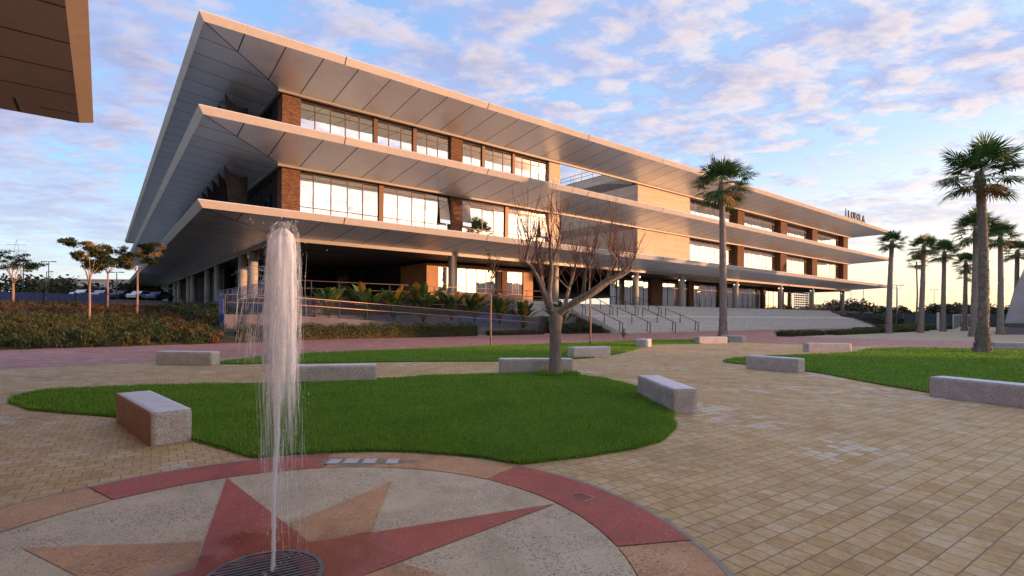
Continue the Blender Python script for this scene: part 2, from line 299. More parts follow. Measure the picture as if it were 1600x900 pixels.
# ------------------------------------------------------------------ sky, sun, camera
SUN_EL,SUN_AZ=4.0,100.0       # azimuth clockwise from +Y
def make_world():
    w=bpy.data.worlds.new("World"); sc.world=w; w.use_nodes=True; nt=w.node_tree; nt.nodes.clear()
    class S(N):
        def __init__(s): s.t=nt; s.tc=None
    s=S(); out=s.n('ShaderNodeOutputWorld'); bg=s.n('ShaderNodeBackground'); bg.inputs[1].default_value=.15
    sky=s.n('ShaderNodeTexSky',sky_type='NISHITA'); sky.sun_disc=False; sky.sun_elevation=RD(SUN_EL); sky.sun_rotation=RD(SUN_AZ)
    sky.altitude=20; sky.air_density=1.0; sky.dust_density=1.5; sky.ozone_density=3.0
    d=s.co('Generated'); x=s.sep(d); zc=s.math('MAXIMUM',x[2],0.0)
    el=s.math('ARCSINE',zc)                                   # radians above the horizon
    sunx,suny=sin(RD(SUN_AZ)),cos(RD(SUN_AZ))
    hl=s.math('SQRT',s.math('ADD',s.math('MULTIPLY',x[0],x[0]),s.math('ADD',s.math('MULTIPLY',x[1],x[1]),1e-5)))
    toward=s.math('DIVIDE',s.math('ADD',s.math('MULTIPLY',x[0],sunx),s.math('MULTIPLY',x[1],suny)),hl)
    tw=s.math('MULTIPLY_ADD',toward,.5,.5)
    e=s.math('DIVIDE',el,1.5708)
    away=s.ramp(e,[(0,(.85,.80,.72)),(.05,(.56,.65,.74)),(.14,(.33,.50,.74)),(.4,(.21,.37,.68)),(.56,(.55,.66,.92)),(1,(.75,.80,.95))])
    near=s.ramp(e,[(0,(1.15,.80,.45)),(.045,(1.05,.84,.58)),(.10,(.82,.78,.74)),(.18,(.48,.61,.77)),(.4,(.28,.44,.70)),(.56,(.62,.70,.90)),(1,(.75,.80,.95))])  # upper stops of both ramps brightened out of view, added ground fill
    grad=s.mix(s.ramp(tw,[(.28,0),(.78,1)]),away,near)
    hot=s.math('MULTIPLY',s.math('POWER',tw,10.0),s.ramp(e,[(0,1),(.4,0)]))
    grad=s.mix(hot,grad,(2.3,1.6,.75))
    grad=s.mix(1.0,grad,(1.78,1.78,1.78),'MULTIPLY')
    base=s.mix(.8,sky.outputs[0],grad)
    # clouds on a high flat layer seen in perspective
    q=s.math('ADD',zc,.10); u=s.math('DIVIDE',x[0],q); v=s.math('DIVIDE',x[1],q); P=s.comb(u,v,0)
    P1=s.map(P,scale=(.85,1.05,1),rot=(0,0,RD(-24)),loc=(3.1,1.7,0))
    big=s.noise(P1,.75,3,.5,.3); mid=s.noise(P1,4.6,7,.62,.12); sm=s.noise(s.map(P,scale=(.8,1.3,1),rot=(0,0,RD(-30)),loc=(9,2,0)),9,5,.6,.5)
    dens=s.math('ADD',s.math('MULTIPLY',big,.34),s.math('ADD',s.math('MULTIPLY',mid,.46),s.math('MULTIPLY',sm,.20)))
    dens=s.math('ADD',dens,s.math('MULTIPLY',s.ramp(tw,[(.25,1),(.5,0)]),.035))
    cov=s.ramp(dens,[(.455,0),(.505,.6),(.57,.92)],'EASE')
    P2=s.map(P,scale=(.85,1.05,1),rot=(0,0,RD(-24)),loc=(3.1+.085,1.7-.03,0))
    mid2=s.noise(P2,4.6,7,.62,.12); lit=s.math('MULTIPLY_ADD',s.math('SUBTRACT',mid,mid2),4.0,.42,clamp=True)
    lit=s.math('MULTIPLY',lit,s.math('MULTIPLY_ADD',tw,.7,.45),clamp=True)
    cl_sh=s.mix(s.ramp(e,[(0,0),(.25,1)]),(.45,.43,.56),(.32,.38,.62)); cl_li=s.mix(tw,(.62,.53,.56),(.82,.68,.63))
    cloud=s.mix(s.ramp(lit,[(.1,0),(.75,1)]),cl_sh,cl_li)
    cloud=s.mix(s.ramp(dens,[(.52,0),(.66,.75)]),cloud,s.mix(tw,(.20,.24,.42),(.34,.38,.56)))
    cloud=s.mix(1.0,cloud,(1.78,1.78,1.78),'MULTIPLY')
    fade=s.ramp(e,[(.0,.05),(.07,.55),(.16,1)])
    res=s.mix(s.math('MULTIPLY',cov,fade),base,cloud)
    s.L(res,bg.inputs[0]); s.L(bg.outputs[0],out.inputs[0])
make_world()
sl=bpy.data.lights.new('sun','SUN'); so=bpy.data.objects.new('sun',sl); COL.objects.link(so); sl.energy=1.25; sl.angle=RD(.6); sl.color=(1,.50,.26)
from mathutils import Vector, Matrix
sd=Vector((sin(RD(SUN_AZ))*cos(RD(SUN_EL)),cos(RD(SUN_AZ))*cos(RD(SUN_EL)),sin(RD(SUN_EL))))
so.rotation_euler=sd.to_track_quat('Z','Y').to_euler()
cam=bpy.data.cameras.new('camera'); co=bpy.data.objects.new('camera',cam); COL.objects.link(co); sc.camera=co
cam.sensor_width=36; cam.lens=810.6/1600*36; cam.shift_y=42.3/1600; cam.clip_start=.1; cam.clip_end=6000
co.location=(0,0,1.7)
co.rotation_euler=(Matrix.Rotation(RD(90),3,'X')@Matrix.Rotation(math.atan(12.5/1666),3,'Z')).to_euler()
vs=sc.view_settings; vs.view_transform='Standard'; vs.look='None'; vs.gamma=1; vs.exposure=2.4; vs.use_curve_mapping=False
sc.render.resolution_x=1024; sc.render.resolution_y=576
sc.cycles.transparent_max_bounces=32

# ------------------------------------------------------------------ the ground
def ss(t): t=np.clip(t,0,1); return t*t*(3-2*t)
def hill(x,y):
    x=np.asarray(x,float); y=np.asarray(y,float)
    s=-.7*(x+22.4)+.714*(y-22.7)
    z=np.interp(s,[-.3,0,1.2,6,12,18,30,60,90,140,400],[-.15,.02,.28,.9,1.42,1.75,2.25,3.45,4.15,4.4,4.6])
    a=x*CA+y*SA
    return np.where(s<-.3,-.15,z)*ss((9.6-a)/2.2) - .15*(1-ss((9.6-a)/2.2))
def sheet(name,poly,z,mat,kind='structure',th=.05,**kw):
    m=MB(); m.prism(poly,z-th,z); return m.build(name,mat,kind=kind,**kw)
m=MB(); m.quad([(-3000,-3000,-.2),(3000,-3000,-.2),(3000,3000,-.2),(-3000,3000,-.2)]); m.build('ground',M['ground'],kind='structure')
sheet('plaza_paving',[(-70,-60),(90,-60),(90,48),(60,62),(30,60),(-5,46),(-26,26),(-70,-22)],0,M['paver'],th=.15)
fr=[(-70,-39.5),(-35,-4),(-14.98,15.19),(-12.21,17.69),(-9.2,21.2),(-5.03,25.2),(-1.4,28.5),(3.17,31.97),(8.91,36.08),(14.2,38.2),(15.9,34.5),(18.92,30.9),(25.63,29.5),(40,25.5),(60,18)]
bk=[(66,24),(47,33.6),(35.5,38.2),(27,42.8),(23.9,46.6),(25.5,52),(36,63),(64,91.5),(60,96),(10,58),(3.38,47),(-2.73,41.5),(-12.91,33),(-23.5,23),(-70,-22)]
sheet('red_path',fr+bk,.004,M['redpave'])
sheet('sandy_ground',[(24.2,46.6),(27,42.8),(35.5,38.2),(47,33.6),(66,24),(120,0),(150,120),(64,92),(36,63),(26,52)],.003,M['sand'],th=.1)
# planted slope on the left, rising past the building
xs=np.concatenate([np.linspace(-420,-70,26)[:-1],np.linspace(-70,16,130)]); ys=np.concatenate([np.linspace(-20,80,130)[:-1],np.linspace(80,420,40)])
X,Y=np.meshgrid(xs,ys); Z=hill(X,Y)
nx,ny=len(xs),len(ys); idx=np.arange(nx*ny).reshape(ny,nx)
F=np.stack([idx[:-1,:-1],idx[:-1,1:],idx[1:,1:],idx[1:,:-1]],-1).reshape(-1,4)
zc=Z.ravel()[F].max(1); F=F[zc>-.14]
fast('hillside',np.stack([X,Y,Z],-1).reshape(-1,3),F,M['soil'],smooth=True,kind='structure')

def smooth_poly(pts,n=6):
    P=np.array(pts,float); out=[]; L=len(P)
    for i in range(L):
        p0,p1,p2,p3=P[i-1],P[i],P[(i+1)%L],P[(i+2)%L]
        for j in range(n):
            t=j/n; out.append(.5*((2*p1)+(-p0+p2)*t+(2*p0-5*p1+4*p2-p3)*t*t+(-p0+3*p1-3*p2+p3)*t**3))
    return [tuple(p) for p in out]
CX,CY=-1.58,3.33
def on_ring(a,r=3.05): return (CX+r*cos(RD(a)),CY+r*sin(RD(a)))
lawn1=[(-9.9,10.7),(-9.85,11.1),(-8.89,11.64),(-7.41,12.04),(-5.0,12.55),(-3.35,13.5),(-1.75,14.3),(0.01,14.87),(1.45,15.0),(2.45,13.9),(3.0,12.1),(3.02,10.4),(2.75,8.9),(2.45,7.8),(2.05,7.05),(1.55,6.6),(.95,6.25)]
lawn1+= [on_ring(a) for a in (57,66,75,84,93,102,111,117)]+[(-3.69,6.53),(-4.21,6.88),(-5.3,7.75),(-6.4,8.38),(-7.47,8.67),(-8.3,8.95),(-9.3,9.6),(-9.8,10.3)]
lawn1=[(x,max(y,0)) for x,y in lawn1]
lawn2=smooth_poly([(-9.87,17.4),(-9.0,21.2),(-4.94,24.9),(-1.38,28.0),(3.03,31.0),(8.47,35.0),(13.3,37.2),(14.8,35.6),(13.6,33.2),(11.6,32.2),(8.12,30.56),(6.65,26.92),(4.24,22.2),(2.08,19.9),(-0.45,18.92),(-3.67,18.5),(-7.06,17.6)])
lawn3=smooth_poly([(8.0,19.6),(9.87,21.6),(13.27,23.26),(16.48,25.0),(19.64,28.2),(23.61,29.2),(27,27.8),(34,25),(38,16),(26,6),(15.5,5),(10.3,9.6),(9.4,12.62),(9.3,16.0),(8.4,18)])
M_l=M['lawn']
def kerbline(poly,name): pass
LAWNS=[lawn1,lawn2,lawn3]
for P in LAWNS: sheet('lawn',P,.035,M_l,th=.05)
def inside(poly,x,y):
    P=np.array(poly); x=np.asarray(x); y=np.asarray(y); c=np.zeros(x.shape,bool); j=len(P)-1
    for i in range(len(P)):
        xi,yi=P[i]; xj,yj=P[j]
        cond=((yi>y)!=(yj>y))&(x<(xj-xi)*(y-yi)/(yj-yi+1e-12)+xi); c^=cond; j=i
    return c
def grass(poly,dens,h0,w0,near,label,cat='grass'):
    P=np.array(poly); lo=P.min(0); hi=P.max(0); n=int((hi-lo).prod()*dens)
    x=rng.uniform(lo[0],hi[0],n); y=rng.uniform(lo[1],hi[1],n); ok=inside(poly,x,y); 
    Dd=np.hypot(x,y); p=np.clip((near/np.maximum(Dd,1))**1.6,0.02,1); ok&=rng.random(n)<p
    ok&=(np.abs(x)<Dd*.95)|(Dd<4)
    x,y,Dd=x[ok],y[ok],Dd[ok]; n=len(x); sc_=np.clip(Dd/near,1,6)
    a=rng.uniform(0,2*pi,n); w=w0*sc_*rng.uniform(.7,1.3,n); h=h0*rng.uniform(.55,1.25,n)*(1+.1*(sc_-1))
    # tufts differ in height
    h*= .75+.5*(.5+.5*np.sin(x*1.9+np.sin(y*1.3)*2)*np.cos(y*2.3))
    la=rng.uniform(0,2*pi,n); ll=h*rng.uniform(.1,.8,n)
    V=np.zeros((n,3,3)); z0=.03
    V[:,0]=np.stack([x-np.cos(a)*w,y-np.sin(a)*w,np.full(n,z0)],-1); V[:,1]=np.stack([x+np.cos(a)*w,y+np.sin(a)*w,np.full(n,z0)],-1)
    V[:,2]=np.stack([x+np.cos(la)*ll,y+np.sin(la)*ll,z0+h],-1)
    return fast('grass',V.reshape(-1,3),np.arange(n*3).reshape(-1,3),M['blade'],label=label,cat=cat,kind='stuff')
def fringe(poly,step,h0,w0,label):
    P=np.array(poly); Q=np.roll(P,-1,0); X_=[];Y_=[];D_=[]
    for p,q in zip(P,Q):
        L_=np.hypot(*(q-p)); n=int(L_/step)
        if n<1: continue
        t=rng.random(n)[:,None]; e=(q-p)/L_; nn=np.array([e[1],-e[0]]); c=p+(q-p)*t+nn*rng.uniform(-.02,.035,n)[:,None]*np.sign(1); X_.append(c[:,0]); Y_.append(c[:,1]); D_.append(np.repeat(nn[None],n,0))
    x=np.concatenate(X_); y=np.concatenate(Y_); d=np.concatenate(D_); n=len(x)
    area=.5*np.sum(P[:,0]*Q[:,1]-Q[:,0]*P[:,1]); d=d*(1 if area>0 else -1)
    patch=.6+.7*np.clip(np.sin(x*5.1)+np.cos(y*6.3),0,1); h=h0*rng.uniform(.4,1.3,n)*patch; a=rng.uniform(0,2*pi,n); l=h*rng.uniform(.2,1.1,n)
    V=np.zeros((n,3,3)); V[:,0]=np.stack([x-np.cos(a)*w0,y-np.sin(a)*w0,np.full(n,.006)],-1); V[:,1]=np.stack([x+np.cos(a)*w0,y+np.sin(a)*w0,np.full(n,.006)],-1); V[:,2]=np.stack([x+d[:,0]*l,y+d[:,1]*l,.006+h],-1)
    return fast('grass',V.reshape(-1,3),np.arange(n*3).reshape(-1,3),M['blade'],label=label,cat='grass',kind='stuff')
fringe(lawn1,.0022,.06,.0045,'ragged grass fringe spilling over the edge of the round lawn')
fringe(lawn3,.006,.07,.007,'ragged grass fringe spilling over the edge of the right lawn')
grass(lawn1,6500,.045,.0042,6.5,'mown green grass of the round lawn behind the fountain')
grass(lawn2,1300,.06,.006,12,'strip of grass between the red path and the far benches')
grass(lawn3,1300,.06,.006,11,'grass of the right lawn around the big leaning palm')

# ------------------------------------------------------------------ compass mosaic round the fountain
cm=empty('compass_mosaic',(CX,CY,0),0,'round terrazzo compass rose paving with red and ochre star points under the fountain','paving')
def ring(m,r0,r1,a0,a1,z,mi=0,n=24):
    for i in range(n):
        p=a0+(a1-a0)*i/n; q=a0+(a1-a0)*(i+1)/n
        m.quad([(r0*cos(p),r0*sin(p),z),(r1*cos(p),r1*sin(p),z),(r1*cos(q),r1*sin(q),z),(r0*cos(q),r0*sin(q),z)],mi)
m=MB(); ring(m,.37,2.405,0,2*pi,.006,n=96); m.build('disc',M['terr_pale'],cm)
T0=33.8
def pt(r,a): return (r*cos(RD(a)),r*sin(RD(a)))
for i in range(4):
    a=T0+90*i; m=MB(); V=[pt(2.385,a),pt(.51,a+45),pt(.3,a+45),pt(.3,a-45),pt(.51,a-45)]
    m.quad([(x,y,.012) for x,y in V]); m.build('star_point',M['terr_red'],cm,label='long red star point')
    a=T0+45+90*i; m=MB(); V=[pt(1.95,a),pt(.86,a+24.5),pt(.50,a),pt(.86,a-24.5)]
    m.quad([(x,y,.010) for x,y in V]); m.build('star_point',M['terr_orange'],cm,label='short ochre star point')
for i in range(8):
    c=T0+45*i; m=MB(); ring(m,2.415,3.0,RD(c-22.2),RD(c+22.2),.008,n=14)
    m.build('ring_segment',M['terr_red'] if i%2==0 else M['terr_orange'],cm,label='red ring segment' if i%2==0 else 'ochre ring segment')
m=MB(); ring(m,3.005,3.05,0,2*pi,.007,n=120); m.build('edging',M['kerb'],cm)
# grate
gr=empty('drain_grate',(CX,CY,0),0,'round black slotted steel grate the fountain jet rises from','grate')
m=MB(); ring(m,.335,.365,0,2*pi,.02,n=64)
for i in range(64):
    p=2*pi*i/64; q=2*pi*(i+1)/64
    for r,sg in ((.365,1),(.335,-1)): m.quad([(r*cos(p),r*sin(p),-.01),(r*cos(q),r*sin(q),-.01),(r*cos(q),r*sin(q),.02),(r*cos(p),r*sin(p),.02)])
m.build('rim',M['grate'],gr)
m=MB(); 
for i in range(1,17):
    y=-.335+.67*i/17; h_=sqrt(max(0,.335**2-y*y))
    c_,s_=cos(RD(30)),sin(RD(30))
    a_=(-h_,y);b_=(h_,y); w_=.0085
    pts=[(a_[0],y-w_),(b_[0],y-w_),(b_[0],y+w_),(a_[0],y+w_)]
    pts=[(x*c_-yy*s_,x*s_+yy*c_) for x,yy in pts]; m.prism(pts,.0,.017)
m.build('bars',M['grate'],gr)
m=MB(); m.prism([(.33*cos(2*pi*i/32),.33*sin(2*pi*i/32)) for i in range(32)],-.14,-.03); m.build('sump',M['darkgap'],gr)
m=MB(); m.cyl(0,.0,-.03,.03,.02,12); m.build('nozzle',M['grate'],gr)
# access cover in the red ring and the broken patch with pale tiles
dc=empty('access_cover',(.67,4.85,0),RD(125),'small square inset access cover in the red ring segment','cover')
m=MB(); m.box(-.1,.1,-.075,.075,.004,.0115); m.build('frame',M['kerb'],dc)
m=MB(); m.box(-.085,.085,-.06,.06,.006,.0135); m.build('lid',M['terr_red'],dc)
for (px,py,w_,t) in ((-2.02,5.93,.13,0),(-1.83,5.95,.15,1),(-1.62,5.955,.14,2),(-1.36,5.95,.13,3)):
    m=MB(); m.box(-w_/2,w_/2,-.09,.09,.004,.017); o=m.build('paving_tile',M['tile'],label=['leftmost pale tile sunk in the broken ochre ring','pale tile second from the left in the broken ring patch','pale tile third from the left in the broken ring patch','rightmost pale tile standing apart in the broken ring patch'][t],cat='tile',group='pale tiles in the broken patch of the ring')
    o.location=(px,py,0); o.rotation_euler=(0,0,.02*t)
poly=[]
for i in range(26):
    q=2*pi*i/26; r=1+.16*sin(3*q+1)+.1*sin(7*q); poly.append((-1.72+.56*r*cos(q),5.94+.15*r*sin(q)))
m=MB(); m.quad([(x,y,.0095) for x,y in poly]); m.build('mortar_patch',noisy('broken_mortar',(.16,.13,.10),(.30,.25,.2),18,.9,bump=.4),label='rough broken mortar patch in the ochre ring behind the fountain',cat='patch')
# ------------------------------------------------------------------ the campus building (local axes: x along the long front, y inward)
B=empty('campus_building',(0,0,0),TH,'long three storey building with a deep metal canopy over every floor and brick piers','building')
AO0,AO1,BO0,BO1=4.53,132.3,36.58,168.0
AI0,AI1,BI0,BI1=k(8.37),k(100.4),k(33.72),160.0
GA0,GA1=k(32.3),k(43.3)
def canopy(zt,zi,zb,full,lab):
    zf=zt-.43; i=.3; m=MB()
    o=[(AO0+i,BO0+i),(AO1-i,BO0+i),(AO1-i,BO1-i),(AO0+i,BO1-i)]; n=[(AI0,BI0),(AI1,BI0),(AI1,BI1),(AI0,BI1)]; z0=[zf]*4
    for q in range(4):
        r=(q+1)%4; m.quad([(*o[r],zf),(*o[q],zf),(*n[q],zi),(*n[r],zi)],0 if q%2==0 else 1)
    t=[(AO0+.02,BO0+.02),(AO1-.02,BO0+.02),(AO1-.02,BO1-.02),(AO0+.02,BO1-.02)]
    for q in range(4):
        r=(q+1)%4; m.quad([(*t[q],zt-.004),(*t[r],zt-.004),(*n[r],zt-.004),(*n[q],zt-.004)],2)
    # diagonal mitre joints
    for q,(sx,sy) in enumerate(((1,1),(-1,1))):
        a=np.array([*o[q],zf-.006]); b=np.array([*n[q],zi-.006]); d=np.array([.025*sx,-.025*sy,0]); m.quad([tuple(a-d),tuple(a+d),tuple(b+d),tuple(b-d)],3)
    c=m.build('canopy',[M['soffit_x'],M['soffit_y'],M['rooftop'],M['darkgap']],B,label=lab)
    m=MB(); e=[(AO0,BO0),(AO1,BO0),(AO1,BO1),(AO0,BO1)]
    for q in range(4):
        r=(q+1)%4; m.quad([(*e[q],zt),(*e[r],zt),(*t[r],zt+.05),(*t[q],zt+.05)],0)
        m.quad([(*e[q],zt),(*o[q],zf),(*o[r],zf),(*e[r],zt)],0)
        m.quad([(*t[q],zt+.05),(*t[r],zt+.05),(*t[r],zt-.01),(*t[q],zt-.01)],0)
    m.build('fascia',M['fascia'],c)
    m=MB(); w=.22                                    # inner trim round the foot of the soffit
    n2=[(AI0+w,BI0+w),(AI1-w,BI0+w),(AI1-w,BI1-w),(AI0+w,BI1-w)]
    for q in range(4):
        r=(q+1)%4; m.quad([(*n[q],zi-.002),(*n[r],zi-.002),(*n[r],zb),(*n[q],zb)]); m.quad([(*n[q],zb),(*n[r],zb),(*n2[r],zb),(*n2[q],zb)]); m.quad([(*n2[q],zb),(*n2[r],zb),(*n2[r],zi+.3),(*n2[q],zi+.3)])
    m.build('inner_trim',M['trim'],c)
    return c
Z3,Z2,Z1=kz(16.28),kz(11.74),kz(7.17)
canopy(Z3,kz(15.42),kz(15.27),False,'topmost canopy'); canopy(Z2,kz(10.86),kz(10.72),False,'middle canopy'); canopy(Z1,kz(6.40),kz(6.17),True,'lowest canopy')
# floor and roof slabs inside the canopies, open over the courtyard gap
def slab(x0,x1,y0,y1,z0,z1,name,mats): m=MB(); m.box(x0,x1,y0,y1,z0,z1); return m.build(name,mats,B)
I=.24
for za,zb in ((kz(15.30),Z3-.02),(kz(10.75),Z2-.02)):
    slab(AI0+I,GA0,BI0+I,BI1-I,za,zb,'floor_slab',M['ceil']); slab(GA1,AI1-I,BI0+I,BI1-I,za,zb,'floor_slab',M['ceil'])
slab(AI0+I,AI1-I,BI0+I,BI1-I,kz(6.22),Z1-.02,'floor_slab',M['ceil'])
FB=k(34.0)                                                        # front face of the piers
def pier(x0,x1,y0,y1,z0,z1,mat,name='brick_pier',**kw): m=MB(); m.box(x0,x1,y0,y1,z0,z1); return m.build(name,mat,B,**kw)
levels=[(Z1,kz(10.76)),(Z2,kz(15.31))]
for z0,z1 in levels:
    pier(k(8.68),k(9.78),FB,FB+1.3,z0,z1,M['brick']); pier(k(20.0+.85),k(21.9),FB,FB+.8,z0,z1,M['brick'])
    pier(k(30.95),GA0,FB-.02,FB+.9,z0,z1,M['stone'],'stone_pier')
    pier(GA1,k(52.68),FB-.02,FB+1.0,z0,z1,M['stone'],'stone_wall')
    for a,b in ((63.4,65.05),(75.2,77.15),(85.75,87.65),(98.1,100.0)): pier(k(a),k(b),FB,FB+1.5,z0,z1,M['brick'])
pier(GA1,GA1+.4,FB+1.0,BI1-1,Z1,kz(17.18),M['stone'],'side_wall'); pier(GA0-.4,GA0,FB+.9,BI1-1,Z1,kz(15.3),M['stone'],'side_wall')
pier(GA0,GA1,122,122.6,Z1,kz(11.5),M['brick'],'back_wall')
pier(AI0+.6,AI0+.9,BI0+30,BI1-1,Z1,kz(15.3),M['dark'],'side_wall')
rl=MB(); rl.box(GA1-.02,GA1+.42,FB+1.05,BI1-1,kz(17.18),kz(17.18)+.08); rl.build('coping',M['raildark'],B)
rr=MB()
for y in np.arange(FB+8,FB+60,2.2): rr.box(GA1+.1,GA1+.15,y,y+.05,kz(17.18)+.08,kz(17.18)+1.15)
for z in (.6,1.12): rr.box(GA1+.1,GA1+.15,FB+8,FB+60,kz(17.18)+z,kz(17.18)+z+.05)
rr.build('roof_railing',M['raildark'],B)
rr=MB()
for x in np.arange(GA0+.3,GA0+8,1.2): rr.box(x,x+.05,FB+.2,FB+.25,Z1,Z1+1.2)
for z in (.5,1.15): rr.box(GA0+.3,GA0+7.5,FB+.2,FB+.25,Z1+z,Z1+z+.05)
rr.build('balcony_railing',M['raildark'],B)

def window(axis,pos,stops,z0,z1,trans,thick=(),rec=0.0,open_=None,glassm='glass',fr=.06,depth=.09,name='window'):
    """stops: positions of the mullions; the frame is the window, its panes one child"""
    m=MB(); 
    def bx(u0,u1,za,zb,d0,d1,mm=m):
        if axis=='x': mm.box(u0,u1,pos+d0,pos+d1,za,zb)
        else: mm.box(pos+d0,pos+d1,u0,u1,za,zb)
    s0,s1=stops[0],stops[-1]
    bx(s0,s1,z0,z0+fr,0,depth); bx(s0,s1,z1-fr*1.5,z1,0,depth)
    for t in trans: bx(s0+.002,s1-.002,t-fr/2,t+fr/2,.006,depth-.006)
    for s in stops: w=fr*.6; bx(max(s0,s-w),min(s1,s+w),z0+fr,z1-fr*1.5,.003,depth-.003)
    for (u0,u1) in thick: bx(u0,u1,z0+fr,z1-fr*1.5,-.12,depth)
    w=m.build(name,M['frame'],B)
    g=MB()
    zz=[z0+.01]+sorted(trans)+[z1-.01]
    for u0,u1 in zip(stops[:-1],stops[1:]):
        for za,zb in zip(zz[:-1],zz[1:]):
            d=[depth*.5+random.uniform(-.007,.007) for _ in range(4)]; P=[(u0+.01,za,d[0]),(u1-.01,za,d[1]),(u1-.01,zb,d[2]),(u0+.01,zb,d[0]+d[2]-d[1])]
            g.quad([(u,pos+q,z) if axis=='x' else (pos+q,u,z) for u,z,q in (P if axis=='x' else P[::-1])])
    g.build('pane',M[glassm],w)
    if open_:
        for (u0,u1,za,zb) in open_:                                # top hung sash pushed outwards
            q=MB(); t=.32; fw=.06
            q.quad([(u0,pos-.02,zb),(u0,pos-t,za),(u1,pos-t,za),(u1,pos-.02,zb)],1)
            q.quad([(u0,pos+.02,zb),(u1,pos+.02,zb),(u1,pos-t+.04,za),(u0,pos-t+.04,za)],0)
            q.quad([(u0,pos-.02,zb),(u0,pos+.02,zb),(u0,pos-t+.04,za),(u0,pos-t,za)],0); q.quad([(u1,pos-.02,zb),(u1,pos-t,za),(u1,pos-t+.04,za),(u1,pos+.02,zb)],0)
            q.quad([(u0,pos-t,za),(u0,pos-t+.04,za),(u1,pos-t+.04,za),(u1,pos-t,za)],0)
            q.build('open_sash',[M['frame'],M[glassm]],w)
    return w
WB=FB+.28
tA=[9.78,10.73,11.73,12.73,13.69,14.68]; tB=[14.98,15.85,16.79,17.70]; tC=[18.0,18.9,19.8,20.86]
tD=[21.9,22.86,23.83]; tE=[24.11,25.0,25.99,26.94]; tF=[27.19,28.05,29.02,29.95,30.95]
bz0,bz1=Z2,kz(15.27)
for s in (tA,tB,tC,tD,tE,tF): window('x',WB,[k(v) for v in s],bz0,bz1,[kz(14.72)])
for a,b in ((14.68,14.98),(17.7,18.0),(23.83,24.11),(26.94,27.19)): pier(k(a),k(b),WB-.12,WB+.2,Z2,bz1,M['frame'],'mullion_post')
mA=[9.78,10.66,11.8,12.9,13.97,15.11]; mB=[15.45,16.55,17.69,18.78,19.89,20.86]; mC=[21.9,22.77,23.95,25.07,26.2]; mD=[26.56,27.66,28.8,30.0,30.95]
bz1=kz(10.73)
for s,op in ((mA,None),(mB,[(k(19.93),k(20.8),kz(8.6),kz(10.3))]),(mC,[(k(21.95),k(22.75),kz(8.6),kz(10.3))]),(mD,[(k(30.03),k(30.9),kz(8.6),kz(10.3))])):
    window('x',WB,[k(v) for v in s],Z1,bz1,[kz(10.32),kz(8.5)],open_=op)
for a,b in ((15.11,15.45),(26.2,26.56)): pier(k(a),k(b),WB-.12,WB+.2,Z1,bz1,M['frame'],'mullion_post')
WR=FB+.75
for (a,b),n in zip(((52.68,63.4),(65.05,75.2),(77.15,85.75),(87.65,98.1)),(10,10,9,10)):
    st=list(np.linspace(k(a),k(b),n+1)); window('x',WR,st,Z2,kz(15.27),[kz(14.72)],fr=.06,depth=.05); window('x',WR,st,Z1,kz(10.73),[kz(10.25),kz(8.45)],fr=.06,depth=.05)
# left flank glazing, seen very obliquely
for z0,z1 in levels:
    pier(AI0+.45,AI0+.85,FB+1.31,FB+3.2,z0,z1,M['dark'],'side_wall')
    for j in range(2):
        window('y',AI0+.45,list(np.linspace(FB+3.2+j*13.5,FB+3.2+(j+1)*13.5-.4,10)),z0,z1-.05,[z1-1.2],glassm='glass_dark')
# fabric sails hung under the left canopies
for zi_,zt_ in ((kz(10.86),kz(11.28)),(kz(15.42),kz(15.83))):
    for j in range(12):
        b0=k(37.0+2.3*j); P=[]
        zs=zt_-(zt_-zi_)*.5
        tip=np.array([k(6.0),b0,zs-.0]); rt=np.array([k(7.55),b0+1.2,zi_-.12])
        q=MB(); top=[]
        for t in np.linspace(0,1,9):
            p=tip*(1-t)+rt*t; p[2]-=sin(pi*t)*.55*(1-.3*t); top.append(p)
        bot=[np.array([k(6.35)*(1-t)+k(7.5)*t,b0+1.2*t+.15*sin(t*6),zi_-3.9]) for t in np.linspace(0,1,9)]
        for a_ in range(8):
            for dy in (0,.04): q.quad([(x[0],x[1]+dy,x[2]) for x in ((top[a_],top[a_+1],bot[a_+1],bot[a_]) if dy==0 else (top[a_+1],top[a_],bot[a_],bot[a_+1]))],0,True)
            q.quad([tuple(top[a_]),(top[a_][0],top[a_][1]+.04,top[a_][2]),(top[a_+1][0],top[a_+1][1]+.04,top[a_+1][2]),tuple(top[a_+1])])
        q.build('shade_sail',M['sail'],B)
# columns
TZ=kz(2.73)
CZ=kz(6.19)
def column(x,y,z0,lights=True,r=.41):
    m=MB(); m.cyl(x,y,z0,CZ,r,24); c=m.build('column',M['conc'],B)
    if lights:
        for s in (-1,1):
            m=MB(); m.box(x+s*.42-(.22 if s<0 else 0),x+s*.42+(.22 if s>0 else 0),y-.12,y+.12,CZ-.62,CZ-.5,0); m.cyl(x+s*.75,y-.05,CZ-.64,CZ-.48,.10,12,0)
            m.quad([(x+s*.75+.075*cos(t),y-.05+.075*sin(t),CZ-.663) for t in np.linspace(0,2*pi,12,endpoint=False)][::-1],1)
            m.quad([(x+s*.75+.06*cos(t),y-.155,CZ-.56+.06*sin(t)) for t in np.linspace(0,2*pi,12,endpoint=False)],1)
            m.build('spotlight',[M['white'],M['lamp']],c)
for a in (21.0,31.7,43.0,51.1,62.9,75.0,85.4,97.5): column(k(a),k(33.9)+.05,TZ-.2,a>40)
for b in (41.7,45.3,56.4,62.3,73.4,77.1,87.6,92.8,103,107): column(k(8.7),k(b),TZ-.3,False)
